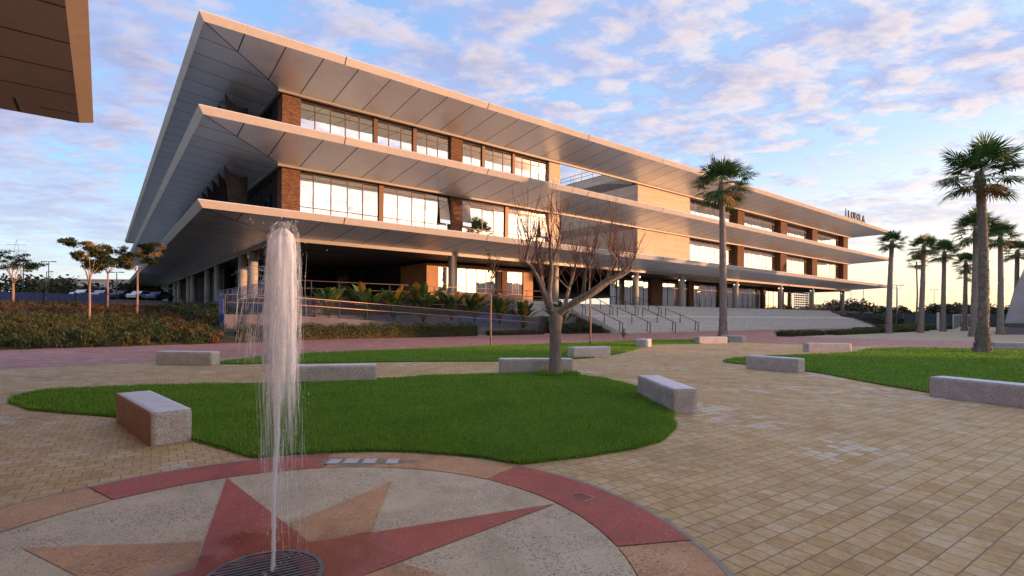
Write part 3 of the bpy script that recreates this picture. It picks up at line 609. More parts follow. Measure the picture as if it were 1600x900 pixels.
# ground floor behind the columns
GB=k(38.0)
pier(k(21.03),k(22.16),GB,GB+6,TZ,kz(5.98),M['timber'],'timber_wall'); pier(k(31.4),k(32.6),GB,GB+6,TZ,kz(5.98),M['timber'],'timber_wall')
pier(k(22.16),k(31.4),GB,GB+.4,kz(5.78),kz(6.03),M['timber'],'lintel'); pier(k(22.16),k(31.4),GB,GB+.5,TZ,kz(3.62),noisy('plum_render',(.10,.07,.08),(.15,.11,.12),2),'sill_wall')
window('x',GB+.1,[k(v) for v in (22.16,23.0,24.05,25.05,26.06,27.08,28.15,28.9)],kz(3.62),kz(5.78),[],name='ground_window')
pier(k(28.9),k(29.5),GB+.05,GB+.4,kz(3.62),kz(5.78),M['brick'],'mullion_post')
window('x',GB+.1,[k(v) for v in (29.5,30.1,30.85,31.4)],kz(3.62),kz(5.78),[],name='ground_window')
# dark undercroft on the left
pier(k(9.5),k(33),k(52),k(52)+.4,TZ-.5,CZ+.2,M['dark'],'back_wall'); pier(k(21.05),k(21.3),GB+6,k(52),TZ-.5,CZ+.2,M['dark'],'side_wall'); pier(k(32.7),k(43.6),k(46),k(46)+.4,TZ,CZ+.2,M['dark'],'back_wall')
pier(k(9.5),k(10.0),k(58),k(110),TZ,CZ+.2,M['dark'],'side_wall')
window('x',k(49),[k(v) for v in np.linspace(17.5,26.6,12)],kz(3.3),kz(5.9),[],name='ground_window',glassm='glass_dark')
pier(k(32.9),k(33.4),k(44),k(44.3),kz(3.6),kz(5.6),M['stone'],'stone_post')
# right wing ground floor glass
st=[43.93+1.18*i for i in range(7)]
window('x',GB+.2,[k(v) for v in st],TZ,kz(6.0),[],name='ground_window'); pier(k(51.01),k(53.2),GB-.1,GB+1,TZ,CZ,M['brick'],'brick_pier')
st=[53.2+1.4*i for i in range(19)]
window('x',GB+.2,[k(v) for v in st],TZ,kz(6.0),[kz(5.2)],name='ground_window')
for a in (58.9,66.0): pier(k(a),k(a)+1.3,GB-.1,GB+.19,TZ,CZ,M['brick'],'brick_pier')
st=[79.0+1.6*i for i in range(7)]
pier(k(78.4),k(79.0),GB-.1,GB+.6,TZ,CZ,M['brick'],'brick_pier'); window('x',GB+.2,[k(v) for v in st],TZ,kz(5.7),[],name='ground_window'); pier(k(84.2),k(85.2),GB-.1,GB+.19,TZ,CZ,M['brick'],'brick_pier')
m=MB()
for j in range(8): z=kz(3.0)+j*.47; m.box(k(88.7),k(94.2),GB-.2,GB-.14,z,z+.22,j%2)
for x in np.arange(k(88.7),k(94.3),1.1): m.box(x,x+.07,GB-.14,GB-.08,TZ,kz(6.1),0)
m.build('louvre_screen',[noisy('screen_grey',(.3,.27,.28),(.4,.36,.37),2),noisy('screen_red',(.26,.07,.08),(.42,.2,.2),1.2)],B)
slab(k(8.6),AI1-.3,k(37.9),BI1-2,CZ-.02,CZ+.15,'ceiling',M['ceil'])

# rooftop letters
SG=empty('rooftop_sign',W(106.8,BO0+.2,Z3+.05),TH,'row of black standing capital letters on the far end of the roof edge','sign')
x=0.0
m=MB(); m.box(-.1,10.3,-.05,.05,.06,.14); m.build('base_rail',M['letter'],SG)
m=MB(); m.prism([(0,-.06),(.5,-.06),(.5,.06),(0,.06)],.14,.8); m.prism([(.1,-.06),(.4,-.06),(.4,.06),(.1,.06)],.8,1.25); m.prism([(.2,-.06),(.3,-.06),(.3,.06),(.2,.06)],1.25,1.6); m.build('crest',M['letter'],SG)
x=1.3
for ch in 'LOYOLA':
    cu=bpy.data.curves.new('letter','FONT'); cu.body=ch; cu.size=1.85; cu.extrude=.1; cu.resolution_u=4
    to=bpy.data.objects.new('tmp',cu); COL.objects.link(to); dg=bpy.context.evaluated_depsgraph_get(); me=bpy.data.meshes.new_from_object(to.evaluated_get(dg))
    bpy.data.objects.remove(to); me.materials.clear(); me.materials.append(M['letter']); me.name='letter'
    o=bpy.data.objects.new('letter',me); COL.objects.link(o); o.parent=SG; o.rotation_euler=(RD(90),0,0); o.location=(x,0,.15); x+=1.42

# ------------------------------------------------------------------ neighbouring twin building, its canopy corner reaching over the plaza
T=empty('neighbouring_building',(0,0,0),TH,'metal canopy corner of the twin building reaching in from the top left','building')
A2,B2=-.26,22.91; zt=8.19; i=.36
m=MB(); o=[(A2-i,B2-i),(A2-i,-60),(-60,-60),(-60,B2-i)]; n=[(A2-6.4,B2-6.4),(A2-6.4,-54),(-54,-54),(-54,B2-6.4)]
zi=zt-.19-.0
for q in range(4):
    r=(q+1)%4; m.quad([(*o[q],zi),(*n[q],zi-.02),(*n[r],zi-.02),(*o[r],zi)][::1],1 if q%2==0 else 0)
m.quad([(A2-i,-60,zt),(A2-i,B2-i,zt),(-60,B2-i,zt),(-60,-60,zt)],2)
c=m.build('canopy',[metal('twin_soffit_front',0,(.52,.40,.31),.35,.4,period=1.85,off=A2),metal('twin_soffit_side',1,(.52,.40,.31),.35,.4,period=1.85,off=B2-1.35),M['rooftop']],T)  # brown is warm bounce light painted into the soffit metal
m=MB(); e=[(A2,B2),(A2,-60),(-60,-60),(-60,B2)]
for q in range(4):
    r=(q+1)%4; m.quad([(*e[q],zt),(*e[r],zt),(*o[r],zt-.19),(*o[q],zt-.19)]); m.quad([(*e[q],zt),(*e[r],zt),(*o[r],zt+.04),(*o[q],zt+.04)])
m.build('fascia',metal('twin_fascia',1,(.60,.46,.34),.4,.3,period=30),c)
m=MB(); m.box(-54,A2-7.5,-54,B2-7.5,0,zi-.05); m.build('walls',M['brick'],T)
m=MB(); m.box(-53,A2-8,-53,B2-8,zt+.02,17); m.build('upper_floors',M['brick'],T)
for (x,y) in ((A2-6.6,B2-6.6),(A2-6.6,B2-17),(A2-6.6,B2-28),(A2-17,B2-6.6),(A2-28,B2-6.6)):
    m=MB(); m.cyl(x,y,0,zi-.02,.4,24); m.build('column',M['conc'],T)
# ------------------------------------------------------------------ terrace, stairs, ramp
def rot(o): o.rotation_euler=(0,0,TH); return o
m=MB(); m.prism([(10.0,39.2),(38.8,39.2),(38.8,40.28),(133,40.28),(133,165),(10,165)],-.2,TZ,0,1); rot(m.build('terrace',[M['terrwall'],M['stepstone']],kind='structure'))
prof=[(32.3,-.1)]; b=32.3; z=0
for i in range(10): z+=.16; prof+=[(b,z),(b+.40,z)]; b+=.40
b=37.3; 
for i in range(9): z+=.1555; prof+=[(b,z),(b+.335,z)]; b+=.335
prof+=[(40.27,z),(40.27,-.1)]
pp=[]
for q in prof:
    if not pp or q!=pp[-1]: pp.append(q)
m=MB(); m.extr(pp,'x',38.8,109.0)
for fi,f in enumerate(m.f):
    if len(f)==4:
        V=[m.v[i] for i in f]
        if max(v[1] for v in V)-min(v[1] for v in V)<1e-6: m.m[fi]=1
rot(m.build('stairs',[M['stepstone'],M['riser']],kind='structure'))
m=MB(); m.extr([(5.9,-.2),(31.5,-.2),(31.5,.28),(9.0,1.62),(5.9,1.62)][::-1],'y',36.0,37.7); rot(m.build('ramp',M['terrwall'],kind='structure'))
m=MB(); m.extr([(5.9,1.12),(31.5,-.1),(31.5,.2),(9.0,1.50),(5.9,1.50)][::-1],'y',35.96,36.0); 
def rail(name,P,label,h=1.0,mat_r='railgrey',mat_p='railgrey',post=2.0,r=.028,rails=(1.0,),rr=None,panel=None,panelmat=None,cat='railing',group=None,endloop=False,pw=.025):
    """P: polyline of ground points (x,y,z) the railing follows; posts, rails and baluster panels are parts"""
    P=[np.array(p,float) for p in P]; o=empty(name,tuple(P[0]),0,label,cat,group); O=P[0]
    for f in rails:
        m=MB(); path=[p-O+np.array([0,0,h*f]) for p in P]
        if endloop: path=[path[0]+np.array([0,0,-h*.95])]+[path[0]+np.array([0,0,-.05])]+path
        m.tube(path,rr or r,8); m.build('handrail' if f==max(rails) else 'middle_rail',M[mat_r],o)
    for i in range(len(P)-1):
        L=np.linalg.norm(P[i+1]-P[i]); n=max(1,int(round(L/post)))
        for j in range(n+(1 if i==len(P)-2 else 0)):
            q=P[i]+(P[i+1]-P[i])*j/n-O; m=MB(); m.box(q[0]-pw,q[0]+pw,q[1]-pw,q[1]+pw,q[2]-.05,q[2]+h*max(rails)); m.build('post',M[mat_p],o)
            if panel and j<n:
                m=MB(); a0=P[i]+(P[i+1]-P[i])*j/n-O; a1=P[i]+(P[i+1]-P[i])*(j+1)/n-O; nb=int(np.linalg.norm(a1-a0)/panel)
                for t in range(1,nb):
                    c=a0+(a1-a0)*t/nb; m.box(c[0]-.008,c[0]+.008,c[1]-.008,c[1]+.008,c[2]+.1,c[2]+h*.93)
                for zz in (.1,.93): m.tube([a0+np.array([0,0,zz*h if zz>.5 else .1]),a1+np.array([0,0,zz*h if zz>.5 else .1])],.012,4)
                m.build('baluster_panel',M[panelmat or mat_p],o)
    return o
w3=lambda a,b,z: W(a,b,z)
rail('ramp_railing',[w3(5.95,36.05,1.6),w3(9,36.05,1.6),w3(31.5,36.05,.28)],'long blue grey ramp railing with handrails tinted by painted sunlight, above the clipped hedge',1.2,'railsun','railgrey',2.1,.035,(1.03,.62),panel=.13,pw=.03)
rail('ramp_railing',[w3(5.95,36.1,1.6),w3(5.95,37.65,1.6)],'short deep blue railing closing the left end of the ramp',1.2,'railsun','railblue',1.6,.03,(1.03,),panel=.1,panelmat='railblue')
m=MB(); m.box(5.9,5.95,35.98,37.7,1.1,1.66); 
for i in range(9): m.box(5.87,5.9,36.05+i*.19,36.13+i*.19,1.1,2.6)
rot(tag(m.build('fascia_panel',M['railblue']),'deep blue slatted panel on the ramp end beside the shrubs','panel'))
rail('terrace_railing',[w3(10.05,39.25,TZ),w3(37,39.25,TZ)],'two rail terrace railing along the dark undercroft, behind the paddle leaved plants',1.12,'railsun','railgrey',2.0,.03,(1.0,.5))
rail('terrace_railing',[w3(10.05,39.3,TZ),w3(10.05,66,TZ)],'terrace railing running back along the left columns with thin balusters',1.12,'railsun','railgrey',2.2,.03,(1.0,),panel=.16,panelmat='railblue')
rail('terrace_railing',[w3(17,37.9,2.0),w3(37.5,37.9,2.35)],'low two rail railing on the planter wall above the paddle plants',.9,'railsun','railgrey',1.9,.028,(1.0,.5))
m=MB(); m.box(31.2,38.7,38.9,39.19,-.1,3.1); rot(tag(m.build('parapet_wall',[M['palewall']]),'pale rendered wall behind the lower ramp end, left of the stairs','wall'))
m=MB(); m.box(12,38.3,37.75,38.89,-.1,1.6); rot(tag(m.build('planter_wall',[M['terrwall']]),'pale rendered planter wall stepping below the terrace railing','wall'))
m=MB(); m.box(24,31,37.7,37.75,1.0,1.65); rot(tag(m.build('fascia_panel',M['railblue']),'blue panel on the planter wall between the ramp plants','panel'))
for i,a in enumerate((38.95,43.2,47.5,51.8)):
    nm=['first','second','third','fourth'][i]
    rail('stair_railing',[w3(a,32.25,0),w3(a,32.6,.16),w3(a,36.5,1.6)],f'dark handrail on the lower stair flight, {nm} from the left',1.0,'raildark','raildark',2.0,.034,(1.0,),group='lower stair handrails',endloop=True,pw=.035)
    rail('stair_railing',[w3(a+.1,37.2,1.6),w3(a+.1,37.6,1.76),w3(a+.1,40.4,TZ),w3(a+.1,41.2,TZ)],f'dark handrail on the upper stair flight, {nm} from the left',1.0,'raildark','raildark',1.9,.034,(1.0,),group='upper stair handrails',endloop=True,pw=.035)
for i,a in enumerate((106.9,108.9)):
    rail('stair_railing',[w3(a,32.3,0),w3(a,36.5,1.6),w3(a,37.3,1.6),w3(a,40.4,TZ)],['thin dark handrail left of the narrow steps at the far right end','thin dark handrail on the far right edge of the stairs'][i],1.0,'raildark','raildark',1.5,.03,(1.0,.5),pw=.025)
m=MB()
for i in range(7): m.box(103.2+.7*i,103.9+.7*i,36.6-.62*i if i>3 else 40.0-.75*i,37.0-.62*i if i>3 else 40.3-.75*i,0,0)
rail('terrace_railing',[w3(100,40.6,TZ),w3(109.5,40.6,TZ),w3(112,44,TZ),w3(124,44,TZ)],'railing tinted with painted orange sunlight at the far right end of the terrace',1.1,'railsun','railsun',1.5,.04,(1.0,.55),panel=.3,panelmat='railsun')
m=MB(); m.extr([(33.6,-.1),(33.6,.25),(40.2,2.35),(40.2,-.1)],'x',38.35,38.79); rot(tag(m.build('flank_wall',M['brick']),'sloping brown brick wall at the left side of the stairs','wall'))
m=MB(); m.extr([(32.3,-.1),(32.3,.35),(40.2,3.1),(40.2,-.1)],'x',109.02,109.6); rot(tag(m.build('flank_wall',M['terrwall']),'sloping pale wall at the far right side of the stairs','wall'))

# ------------------------------------------------------------------ granite benches
def bench(P,d,L,wid,label,mats=('granite','granite_top'),side=1,h=.43,warm=None):
    d=np.array(d,float); d/=np.linalg.norm(d); n=np.array([-d[1],d[0]])*side; P=np.array(P,float)
    nu=max(3,int(L/.07)); nv=max(3,int(wid/.07)); nw=6; V={};vs_=[];fs=[];mi=[]
    r=random.Random(hash(label)%1000 if False else len(label)*7+int(L*100))
    def vert(i,j,q):
        if (i,j,q) in V: return V[(i,j,q)]
        u=i/nu*L; v=j/nv*wid; z=q/nw*h; x,y=u,v
        on=(i in(0,nu))+(j in (0,nv)); a=.007
        if q<nw:
            if i==0: x-=r.uniform(-a,a)
            if i==nu: x+=r.uniform(-a,a)
            if j==0: y-=r.uniform(-a,a)
            if j==nv: y+=r.uniform(-a,a)
        if q==nw and on: z-=.004+r.uniform(0,.004); x+= .005*(1 if i==0 else -1 if i==nu else 0); y+=.005*(1 if j==0 else -1 if j==nv else 0)
        p=d*x+n*y; V[(i,j,q)]=len(vs_); vs_.append((p[0],p[1],z)); return V[(i,j,q)]
    def quad(a,b,c,e,m_): fs.append((a,b,c,e) if side>0 else (e,c,b,a)); mi.append(m_)
    for i in range(nu):
        for j in range(nv): quad(vert(i,j,nw),vert(i+1,j,nw),vert(i+1,j+1,nw),vert(i,j+1,nw),1)
        for q in range(nw):
            quad(vert(i,0,q),vert(i+1,0,q),vert(i+1,0,q+1),vert(i,0,q+1),0); quad(vert(i+1,nv,q),vert(i,nv,q),vert(i,nv,q+1),vert(i+1,nv,q+1),2 if warm else 0)
    for j in range(nv):
        for q in range(nw):
            quad(vert(0,j+1,q),vert(0,j,q),vert(0,j,q+1),vert(0,j+1,q+1),0); quad(vert(nu,j,q),vert(nu,j+1,q),vert(nu,j+1,q+1),vert(nu,j,q+1),0)
    o=fast('stone_bench',vs_,fs,[M[mats[0]],M[mats[1]]]+([M[warm]] if warm else []),mi,label=label,cat='bench',group='granite block benches round the lawns')
    o.location=(P[0],P[1],.004); return o
bench((-4.24,6.88),(-.721,.692),2.3,.45,'granite block bench with a rust stained long side, nearest on the left',side=1,warm='granite_bounce')
bench((-9.7,16.76),(-1,.05),1.85,.45,'low granite bench at the left between red path and yellow paving',side=-1)
bench((-3.38,12.97),(-.943,-.25),2.1,.45,'speckled pale granite bench behind the fountain jet',side=-1)
bench((1.80,15.15),(-.99,-.09),2.15,.45,'dark rough granite bench behind the trunk of the bare tree',side=-1,mats=('granite','granite_top'))
bench((2.45,20.57),(.898,.44),1.8,.45,'pinkish granite bench on the grass strip right of the bare tree',mats=('granite_pink_sun','granite_top'))
bench((7.24,28.05),(.5,.866),1.2,.55,'small granite block seen end on at the tip of the grass strip')
bench((11.64,32.25),(.956,.29),2.1,.45,'grey granite bench in front of the tall palm by the stairs')
bench((15.31,34.45),(-.55,.835),1.6,.45,'short granite bench just right of the tall palm by the stairs',side=-1)
bench((2.81,9.08),(-.045,1),2.1,.45,'granite block bench at the right tip of the round lawn, seen end on',side=-1)
bench((8.71,15.78),(-.624,.78),1.62,.48,'granite bench at the left tip of the right lawn',side=-1)
bench((14.5,25.41),(1,-.01),2.13,.45,'grey granite bench at the back edge of the right lawn')
bench((9.11,11.31),(.404,-.915),2.6,.5,'long granite bench cut off by the right edge of the photo',side=1)
bench((26.11,28.09),(.96,-.27),3.2,.5,'dark low granite bench behind the big palm at the far right')

# ------------------------------------------------------------------ right background
o=tag(None,None) if False else None
m=MB(); m.box(-.16,.16,-.05,.05,0,2.55); s=m.build('totem_sign',M['white'],label='slim white totem sign among the palm trunks',cat='sign'); s.location=(61.6,75,0)
m=MB(); m.box(-.2,.2,-.1,.1,-.1,.06); m.build('base',M['kerb'],s)
G=empty('swing_gate',(68,80,0),0,'pale barred steel gate between two palm trunks','gate'); m=MB(); m.box(0,2.7,-.04,.04,2.2,2.32); m.box(0,.1,-.05,.05,-.15,2.3); m.box(2.6,2.7,-.05,.05,-.15,2.3); m.build('gate_frame',M['white'],G)
m=MB(); m.box(.1,2.6,-.02,.02,.1,.2)
for i in range(9): m.box(.3+i*.25,.34+i*.25,-.02,.02,.2,2.2)
m.build('bars',M['white'],G)
def fence(pts,h,label,mat,zf=None,post=3.0,pmat='raildark',name='mesh_fence'):
    o=empty(name,(pts[0][0],pts[0][1],0),0,label,'fence'); O=np.array(pts[0])
    for i in range(len(pts)-1):
        a=np.array(pts[i],float); b_=np.array(pts[i+1],float); L=np.linalg.norm(b_-a); n=max(1,int(L/post)); m=MB(); z0=0
        for j in range(n):
            p=a+(b_-a)*j/n-O; q=a+(b_-a)*(j+1)/n-O; zp=float(zf(*(p+O))) if zf else 0; zq=float(zf(*(q+O))) if zf else 0
            m.quad([(p[0],p[1],zp),(q[0],q[1],zq),(q[0],q[1],zq+h),(p[0],p[1],zp+h)]); m.quad([(p[0],p[1]+.02,zp),(p[0],p[1]+.02,zp+h),(q[0],q[1]+.02,zq+h),(q[0],q[1]+.02,zq)])
            t=MB(); t.cyl(p[0],p[1]-.03,zp-.2,zp+h+.1,.035,6); t.build('post',M[pmat],o)
        m.build('mesh_panel',M[mat],o)
    return o
fence([(58,104),(84,106),(128,100)],2.6,'dark mesh sports fence behind the palm grove','fencedark',post=4,pmat='railgrey')
fence([(-66,52),(-50,49),(-38,49)],1.05,'blue mesh fence along the back of the planted slope','fenceblue',hill,post=3,name='mesh_fence')
C_=empty('concrete_monument',(57,60,-.1),0,'sloping bare concrete structure at the right edge behind the palms','structure')
m=MB(); prof=[(0,1.4),(1.0,5.0),(2.3,7.9),(7,12.5),(26,12.5),(26,0),(.9,0)]; n=len(prof)
m.v+=[(x,0,z) for x,z in prof]+[(x+10.5,9,z) for x,z in prof]; m.f.append(tuple(reversed(range(n)))); m.f.append(tuple(range(n,2*n))); m.m+=[0,0]; m.sm+=[False,False]
for i in range(n): j=(i+1)%n; m.f.append((i,j,n+j,n+i)); m.m.append(0); m.sm.append(False)
m.build('wall',noisy('bare_concrete',(.24,.245,.26),(.33,.335,.35),.6,.85,bump=.1),C_)
m=MB(); m.box(2.2,5.5,-.03,.05,4.4,4.8); m.build('slot',M['dark'],C_); m=MB(); m.box(-.5,6,-.5,-.02,.9,1.3); m.build('ledge',M['raildark'],C_)
m=MB(); m.box(-3,22,-4,-3.5,.0,.75); o=m.build('low_wall',M['terrwall'],label='low pale wall below the concrete structure',cat='wall'); o.location=(56,60,0)
def lamp(x,y,h,label,z0=0,arm=.9,two=True,grp='distant lamp posts'):
    o=empty('lamp_post',(x,y,z0),0,label,'lamp post',grp); m=MB(); m.tube([(0,0,-.3),(0,0,h)],[.09,.055],8); m.build('pole',M['railgrey'],o)
    m=MB(); m.box(-arm if two else 0,arm,-.04,.04,h-.05,h+.03); m.build('arm',M['railgrey'],o)
    for s in ((-1,1) if two else (1,)): m=MB(); m.box(s*arm-.3,s*arm+.3,-.12,.12,h-.06,h+.06); m.build('lamp_head',M['railgrey'],o)
    return o
lamp(66.7,90,7.4,'tall lamp post left of the palm grove behind the terrace end')
for i,(x,y,h) in enumerate(((88,130,9.5),(98,150,10),(104,140,9.8),(62.5,110,8.5),(56,110,8.5),(122,150,10))):
    lamp(x,y,h,'thin far lamp post rising above the distant trees on the right')
for i,(x,y,h) in enumerate(((-71.5,80,5.6),(-73.5,78,5.2),(-61,80,4.2),(-79,88,4.4),(-57,86,4.3))):
    lamp(x,y,h,'thin street lamp beyond the blue fence on the left',float(hill(x,y)),.8,i%2==0,'street lamps beyond the blue fence')
PY=empty('power_pylon',(-196,205,4),0,'faint lattice power pylon far behind the leftmost tree','pylon'); m=MB()
for sx in (-1,1):
    m.tube([(sx*3,0,-1),(sx*.9,0,22)],.07,4); m.tube([(sx*.9,0,22),(0,0,26)],.06,4)
for i in range(8): z=1+i*2.6; w0=3-2.1*(z/22); w1=3-2.1*((z+2.6)/22); m.tube([(-w0,0,z),(w1,0,z+2.6)],.07,4); m.tube([(w0,0,z),(-w1,0,z+2.6)],.07,4)
for z in (18,21.5,24): m.box(-4,4,-.05,.05,z,z+.1)
m.build('lattice',M['railgrey'],PY)
# long low hall and blocks beyond
def block(x0,x1,y,d,z0,z1,label,mat,windows=0,roof=True,name='warehouse'):
    o=empty(name,(x0,y,z0),0,label,'building'); m=MB(); m.box(0,x1-x0,0,d,-2,z1-z0); m.build('walls',mat,o)
    m=MB(); m.box(-.4,x1-x0+.4,-.4,d+.4,z1-z0,z1-z0+.5); m.build('roof',M['rooftop'],o)
    for i in range(windows):
        t=(i+.5)/windows*(x1-x0); m=MB(); m.box(t-1.2,t+1.2,-.06,.02,(z1-z0)*.45,(z1-z0)*.75); m.build('window',M['carglass'],o)
    return o
wmat=noisy('warehouse_wall',(.28,.30,.34),(.36,.38,.42),.1,.8)
block(-186,-118,200,40,4.3,13.9,'long low grey hall on the horizon behind the left trees',wmat,6)
# unseen blocks added off to the right to hold back the low sun
tw_=noisy('sun_blocker_wall',(.3,.26,.22),(.42,.37,.31),.2,.85)
block(150,178,38,85,0,12.8,'large unseen block added right of the plaza to cut the low sun',tw_,4,name='sun_blocker')
block(160,190,8,24,0,14.8,'middle unseen block added right of the plaza to cut the low sun',tw_,3,name='sun_blocker')
block(150,175,-40,34,0,11.8,'nearest unseen block added right of the plaza to cut the low sun',tw_,4,name='sun_blocker')
block(190,215,-12,30,0,10.5,'set back unseen block added right of the plaza to cut the low sun',tw_,3,name='sun_blocker')
# parked cars on the left
def car(x,y,rz,colr,label):
    z=float(hill(x,y)); o=empty('parked_car',(x,y,z),rz,label,'car','cars parked beyond the slope'); mt=N('car_paint').col(colr,.3,.2).m
    m=MB(); pr=[(-2.1,.35),(-2.15,.75),(-1.9,.95),(-1.2,1.02),(-.75,1.42),(.7,1.45),(1.35,1.0),(2.0,.88),(2.12,.6),(2.1,.32)]; m.extr(pr,'y',-.86,.86); m.build('body',mt,o)
    for s in (-1,1): m=MB(); m.quad([(-1.05,s*.87,1.03),(1.15,s*.87,1.03),(.62,s*.87,1.36),(-.7,s*.87,1.36)][::s]); m.build('side_window',M['carglass'],o)
    m=MB(); m.quad([(.75,-.7,1.4),(1.3,-.75,1.04),(1.3,.75,1.04),(.75,.7,1.4)]); o2=m.build('windscreen',M['carglass'],o); o2.location=(.02,0,.02)
    for sx in (-1.3,1.3):
        for s in (-1,1): m=MB(); m.tube([(sx,s*.7,.32),(sx,s*.9,.32)],.32,14); m.build('wheel',M['tyre'],o)
cols=[((.7,.7,.72),'white'),((.35,.37,.4),'silver'),((.06,.06,.07),'black'),((.68,.69,.7),'white'),((.12,.16,.3),'blue'),((.5,.5,.52),'pale grey'),((.7,.7,.7),'white'),((.25,.05,.05),'dark red'),((.6,.62,.65),'silver'),((.7,.71,.73),'white')]
for i,(c,nm) in enumerate(cols):
    x=-69+i*2.75; y=84+i*.35; car(x,y,RD(84+3*(i%3)),c,f'{nm} parked car beyond the slope, '+['leftmost','second from the left','third from the left','fourth from the left','fifth from the left','sixth from the left','fourth from the right','third from the right','second from the right','rightmost'][i]+' of the row')
# ------------------------------------------------------------------ leaves and foliage
def leafquads(C,size,asp=.45,up=0.0,jit=.4):
    """one rhombic leaf at each point of C; random direction, longer than wide"""
    C=np.asarray(C,float); n=len(C); d=rng.normal(size=(n,3)); d[:,2]=d[:,2]*.6+up; d/=np.linalg.norm(d,axis=1)[:,None]
    r=rng.normal(size=(n,3)); s=np.cross(d,r); s/=np.linalg.norm(s,axis=1)[:,None]+1e-9
    L=(np.asarray(size)*rng.uniform(1-jit,1+jit,n))[:,None]; V=np.stack([C-d*L*.5,C+s*L*asp*.5,C+d*L*.5,C-s*L*asp*.5],1)
    return V
def add_leaves(name,V,mats,mi=None,parent=None,**kw):
    n=len(V); return fast(name,V.reshape(-1,3),np.arange(n*4).reshape(-1,4),mats,mi,parent,**kw)
def blobpts(n,c,r,flat=1.0,shell=.55):
    p=rng.normal(size=(n,3)); p/=np.linalg.norm(p,axis=1)[:,None]; rr=rng.uniform(shell,1,n)**.7; p*=rr[:,None]*np.array([1,1,flat])*r; return p+np.array(c)

# planted slope: low shrubs nobody could count
def bed(n,slo,shi,tlo,thi,size,hgt,per,label,mats,wt,name='shrub_bed'):
    s=rng.uniform(slo,shi,n); t=rng.uniform(tlo,thi,n); x=-22.4-.7*s+.714*t; y=22.7+.714*s+.70*t
    a=x*CA+y*SA; b=-x*SA+y*CA; z=hill(x,y); ok=(z>0)&(a<8.6)&~((a>5.2)&(b<38.8)&(b>33.0))&(np.abs(x/np.maximum(y,1))<1.1)
    x,y,z,t=x[ok],y[ok],z[ok],t[ok]; C=[];MI=[]; cl=np.sin(x*.35+1)+np.cos(y*.5+x*.2)+rng.normal(size=len(x))*.5
    for i in range(len(x)):
        r=hgt*rng.uniform(.65,1.25); k_=int(per*rng.uniform(.7,1.3)); C.append(blobpts(k_,(x[i],y[i],z[i]+r*.45),r,.8,.35))
        MI.append(np.full(k_,int(np.searchsorted(wt,cl[i]))))
    C=np.concatenate(C); MI=np.concatenate(MI); V=leafquads(C,size*2.1,.15,1.3); return add_leaves(name,V,[M[q] for q in mats],MI,label=label,cat='shrubs',kind='stuff')
bed(2700,-.1,9,-40,17,.11,.40,150,'russet and olive coloured low shrubs covering the near slope on the left',('shrub_olive','shrub','shrub_rust','shrub_olive'),(-.4,.7,1.3))
bed(2400,6,26,-45,26,.11,.38,85,'brown and green shrubs on the upper slope left of the building',('shrub','shrub_brown','shrub_rust','shrub_brown'),(-.9,.3,1.0))
bed(500,22,28,-14,5,.14,.36,70,'dark shrubs in front of the blue fence',('shrub','shrub'),(0,),)
bed(620,1,15,9,22,.13,.78,130,'dark green shrubs between the slope and the ramp end',('shrub','shrub'),(0,),)
def hedge(a0,a1,b0,b1,h,label,mats=('hedge','shrub_olive'),dens=900,size=.09,z=0,world=False):
    n=int((a1-a0)*(b1-b0)*dens); a=rng.uniform(a0,a1,n); b=rng.uniform(b0,b1,n); zz=rng.uniform(.02,1,n)**.6*h
    hh=h*(1+.10*np.sin(a*3.1)+.07*np.sin(a*7.7+b*3)); zz=np.minimum(zz,hh)+ (hh-h)*(zz/h)
    edge=rng.random(n)<.55; b=np.where(edge&(zz<.85*h),np.where(rng.random(n)<.7,b0,b1)+rng.normal(size=n)*.06+.05*np.sin(a*5),b)
    x=a*CA-b*SA; y=a*SA+b*CA; V=leafquads(np.stack([x,y,zz+z],-1),size,.55,.4)
    o=add_leaves('hedge',V,[M[q] for q in mats],(rng.random(n)<.3).astype(int),label=label,cat='hedge')
    m=MB(); m.prism([W(p,q)[:2] for p,q in ((a0+.1,b0+.12),(a1-.1,b0+.12),(a1-.1,b1-.12),(a0+.1,b1-.12))],-.05+z,h*.8+z); m.build('inner_twigs',M['soil'],o); return o
hedge(6.3,23.6,34.0,35.1,1.0,'clipped leafy hedge along the red path below the ramp railing')
hedge(46.5,54.5,20.3,21.5,.48,'low clipped hedge left of two in front of the stairs',dens=700)
hedge(55.5,66.5,19.6,20.9,.48,'low clipped hedge right of two in front of the stairs',dens=600)
hedge(67,86,19.6,22.5,.55,'darker low hedge behind the first palms of the grove',dens=260,size=.14)
hedge(80,108,21,24,.8,'bright green hedge bed beyond the palms',dens=110,size=.2,mats=('strel','hedge'))
hedge(33.5,38.2,34.1,37.2,.85,'dark green shrubs at the foot of the brick flank of the stairs',dens=420,size=.12,mats=('shrub','hedge'))
hedge(25.0,31.0,34.3,35.3,.42,'sparse low plants at the lower end of the ramp',dens=300,size=.11)
hedge(109.8,119,31,40,1.9,'dark sloping hedge right of the stairs',dens=70,size=.24,mats=('shrub','shrub'))

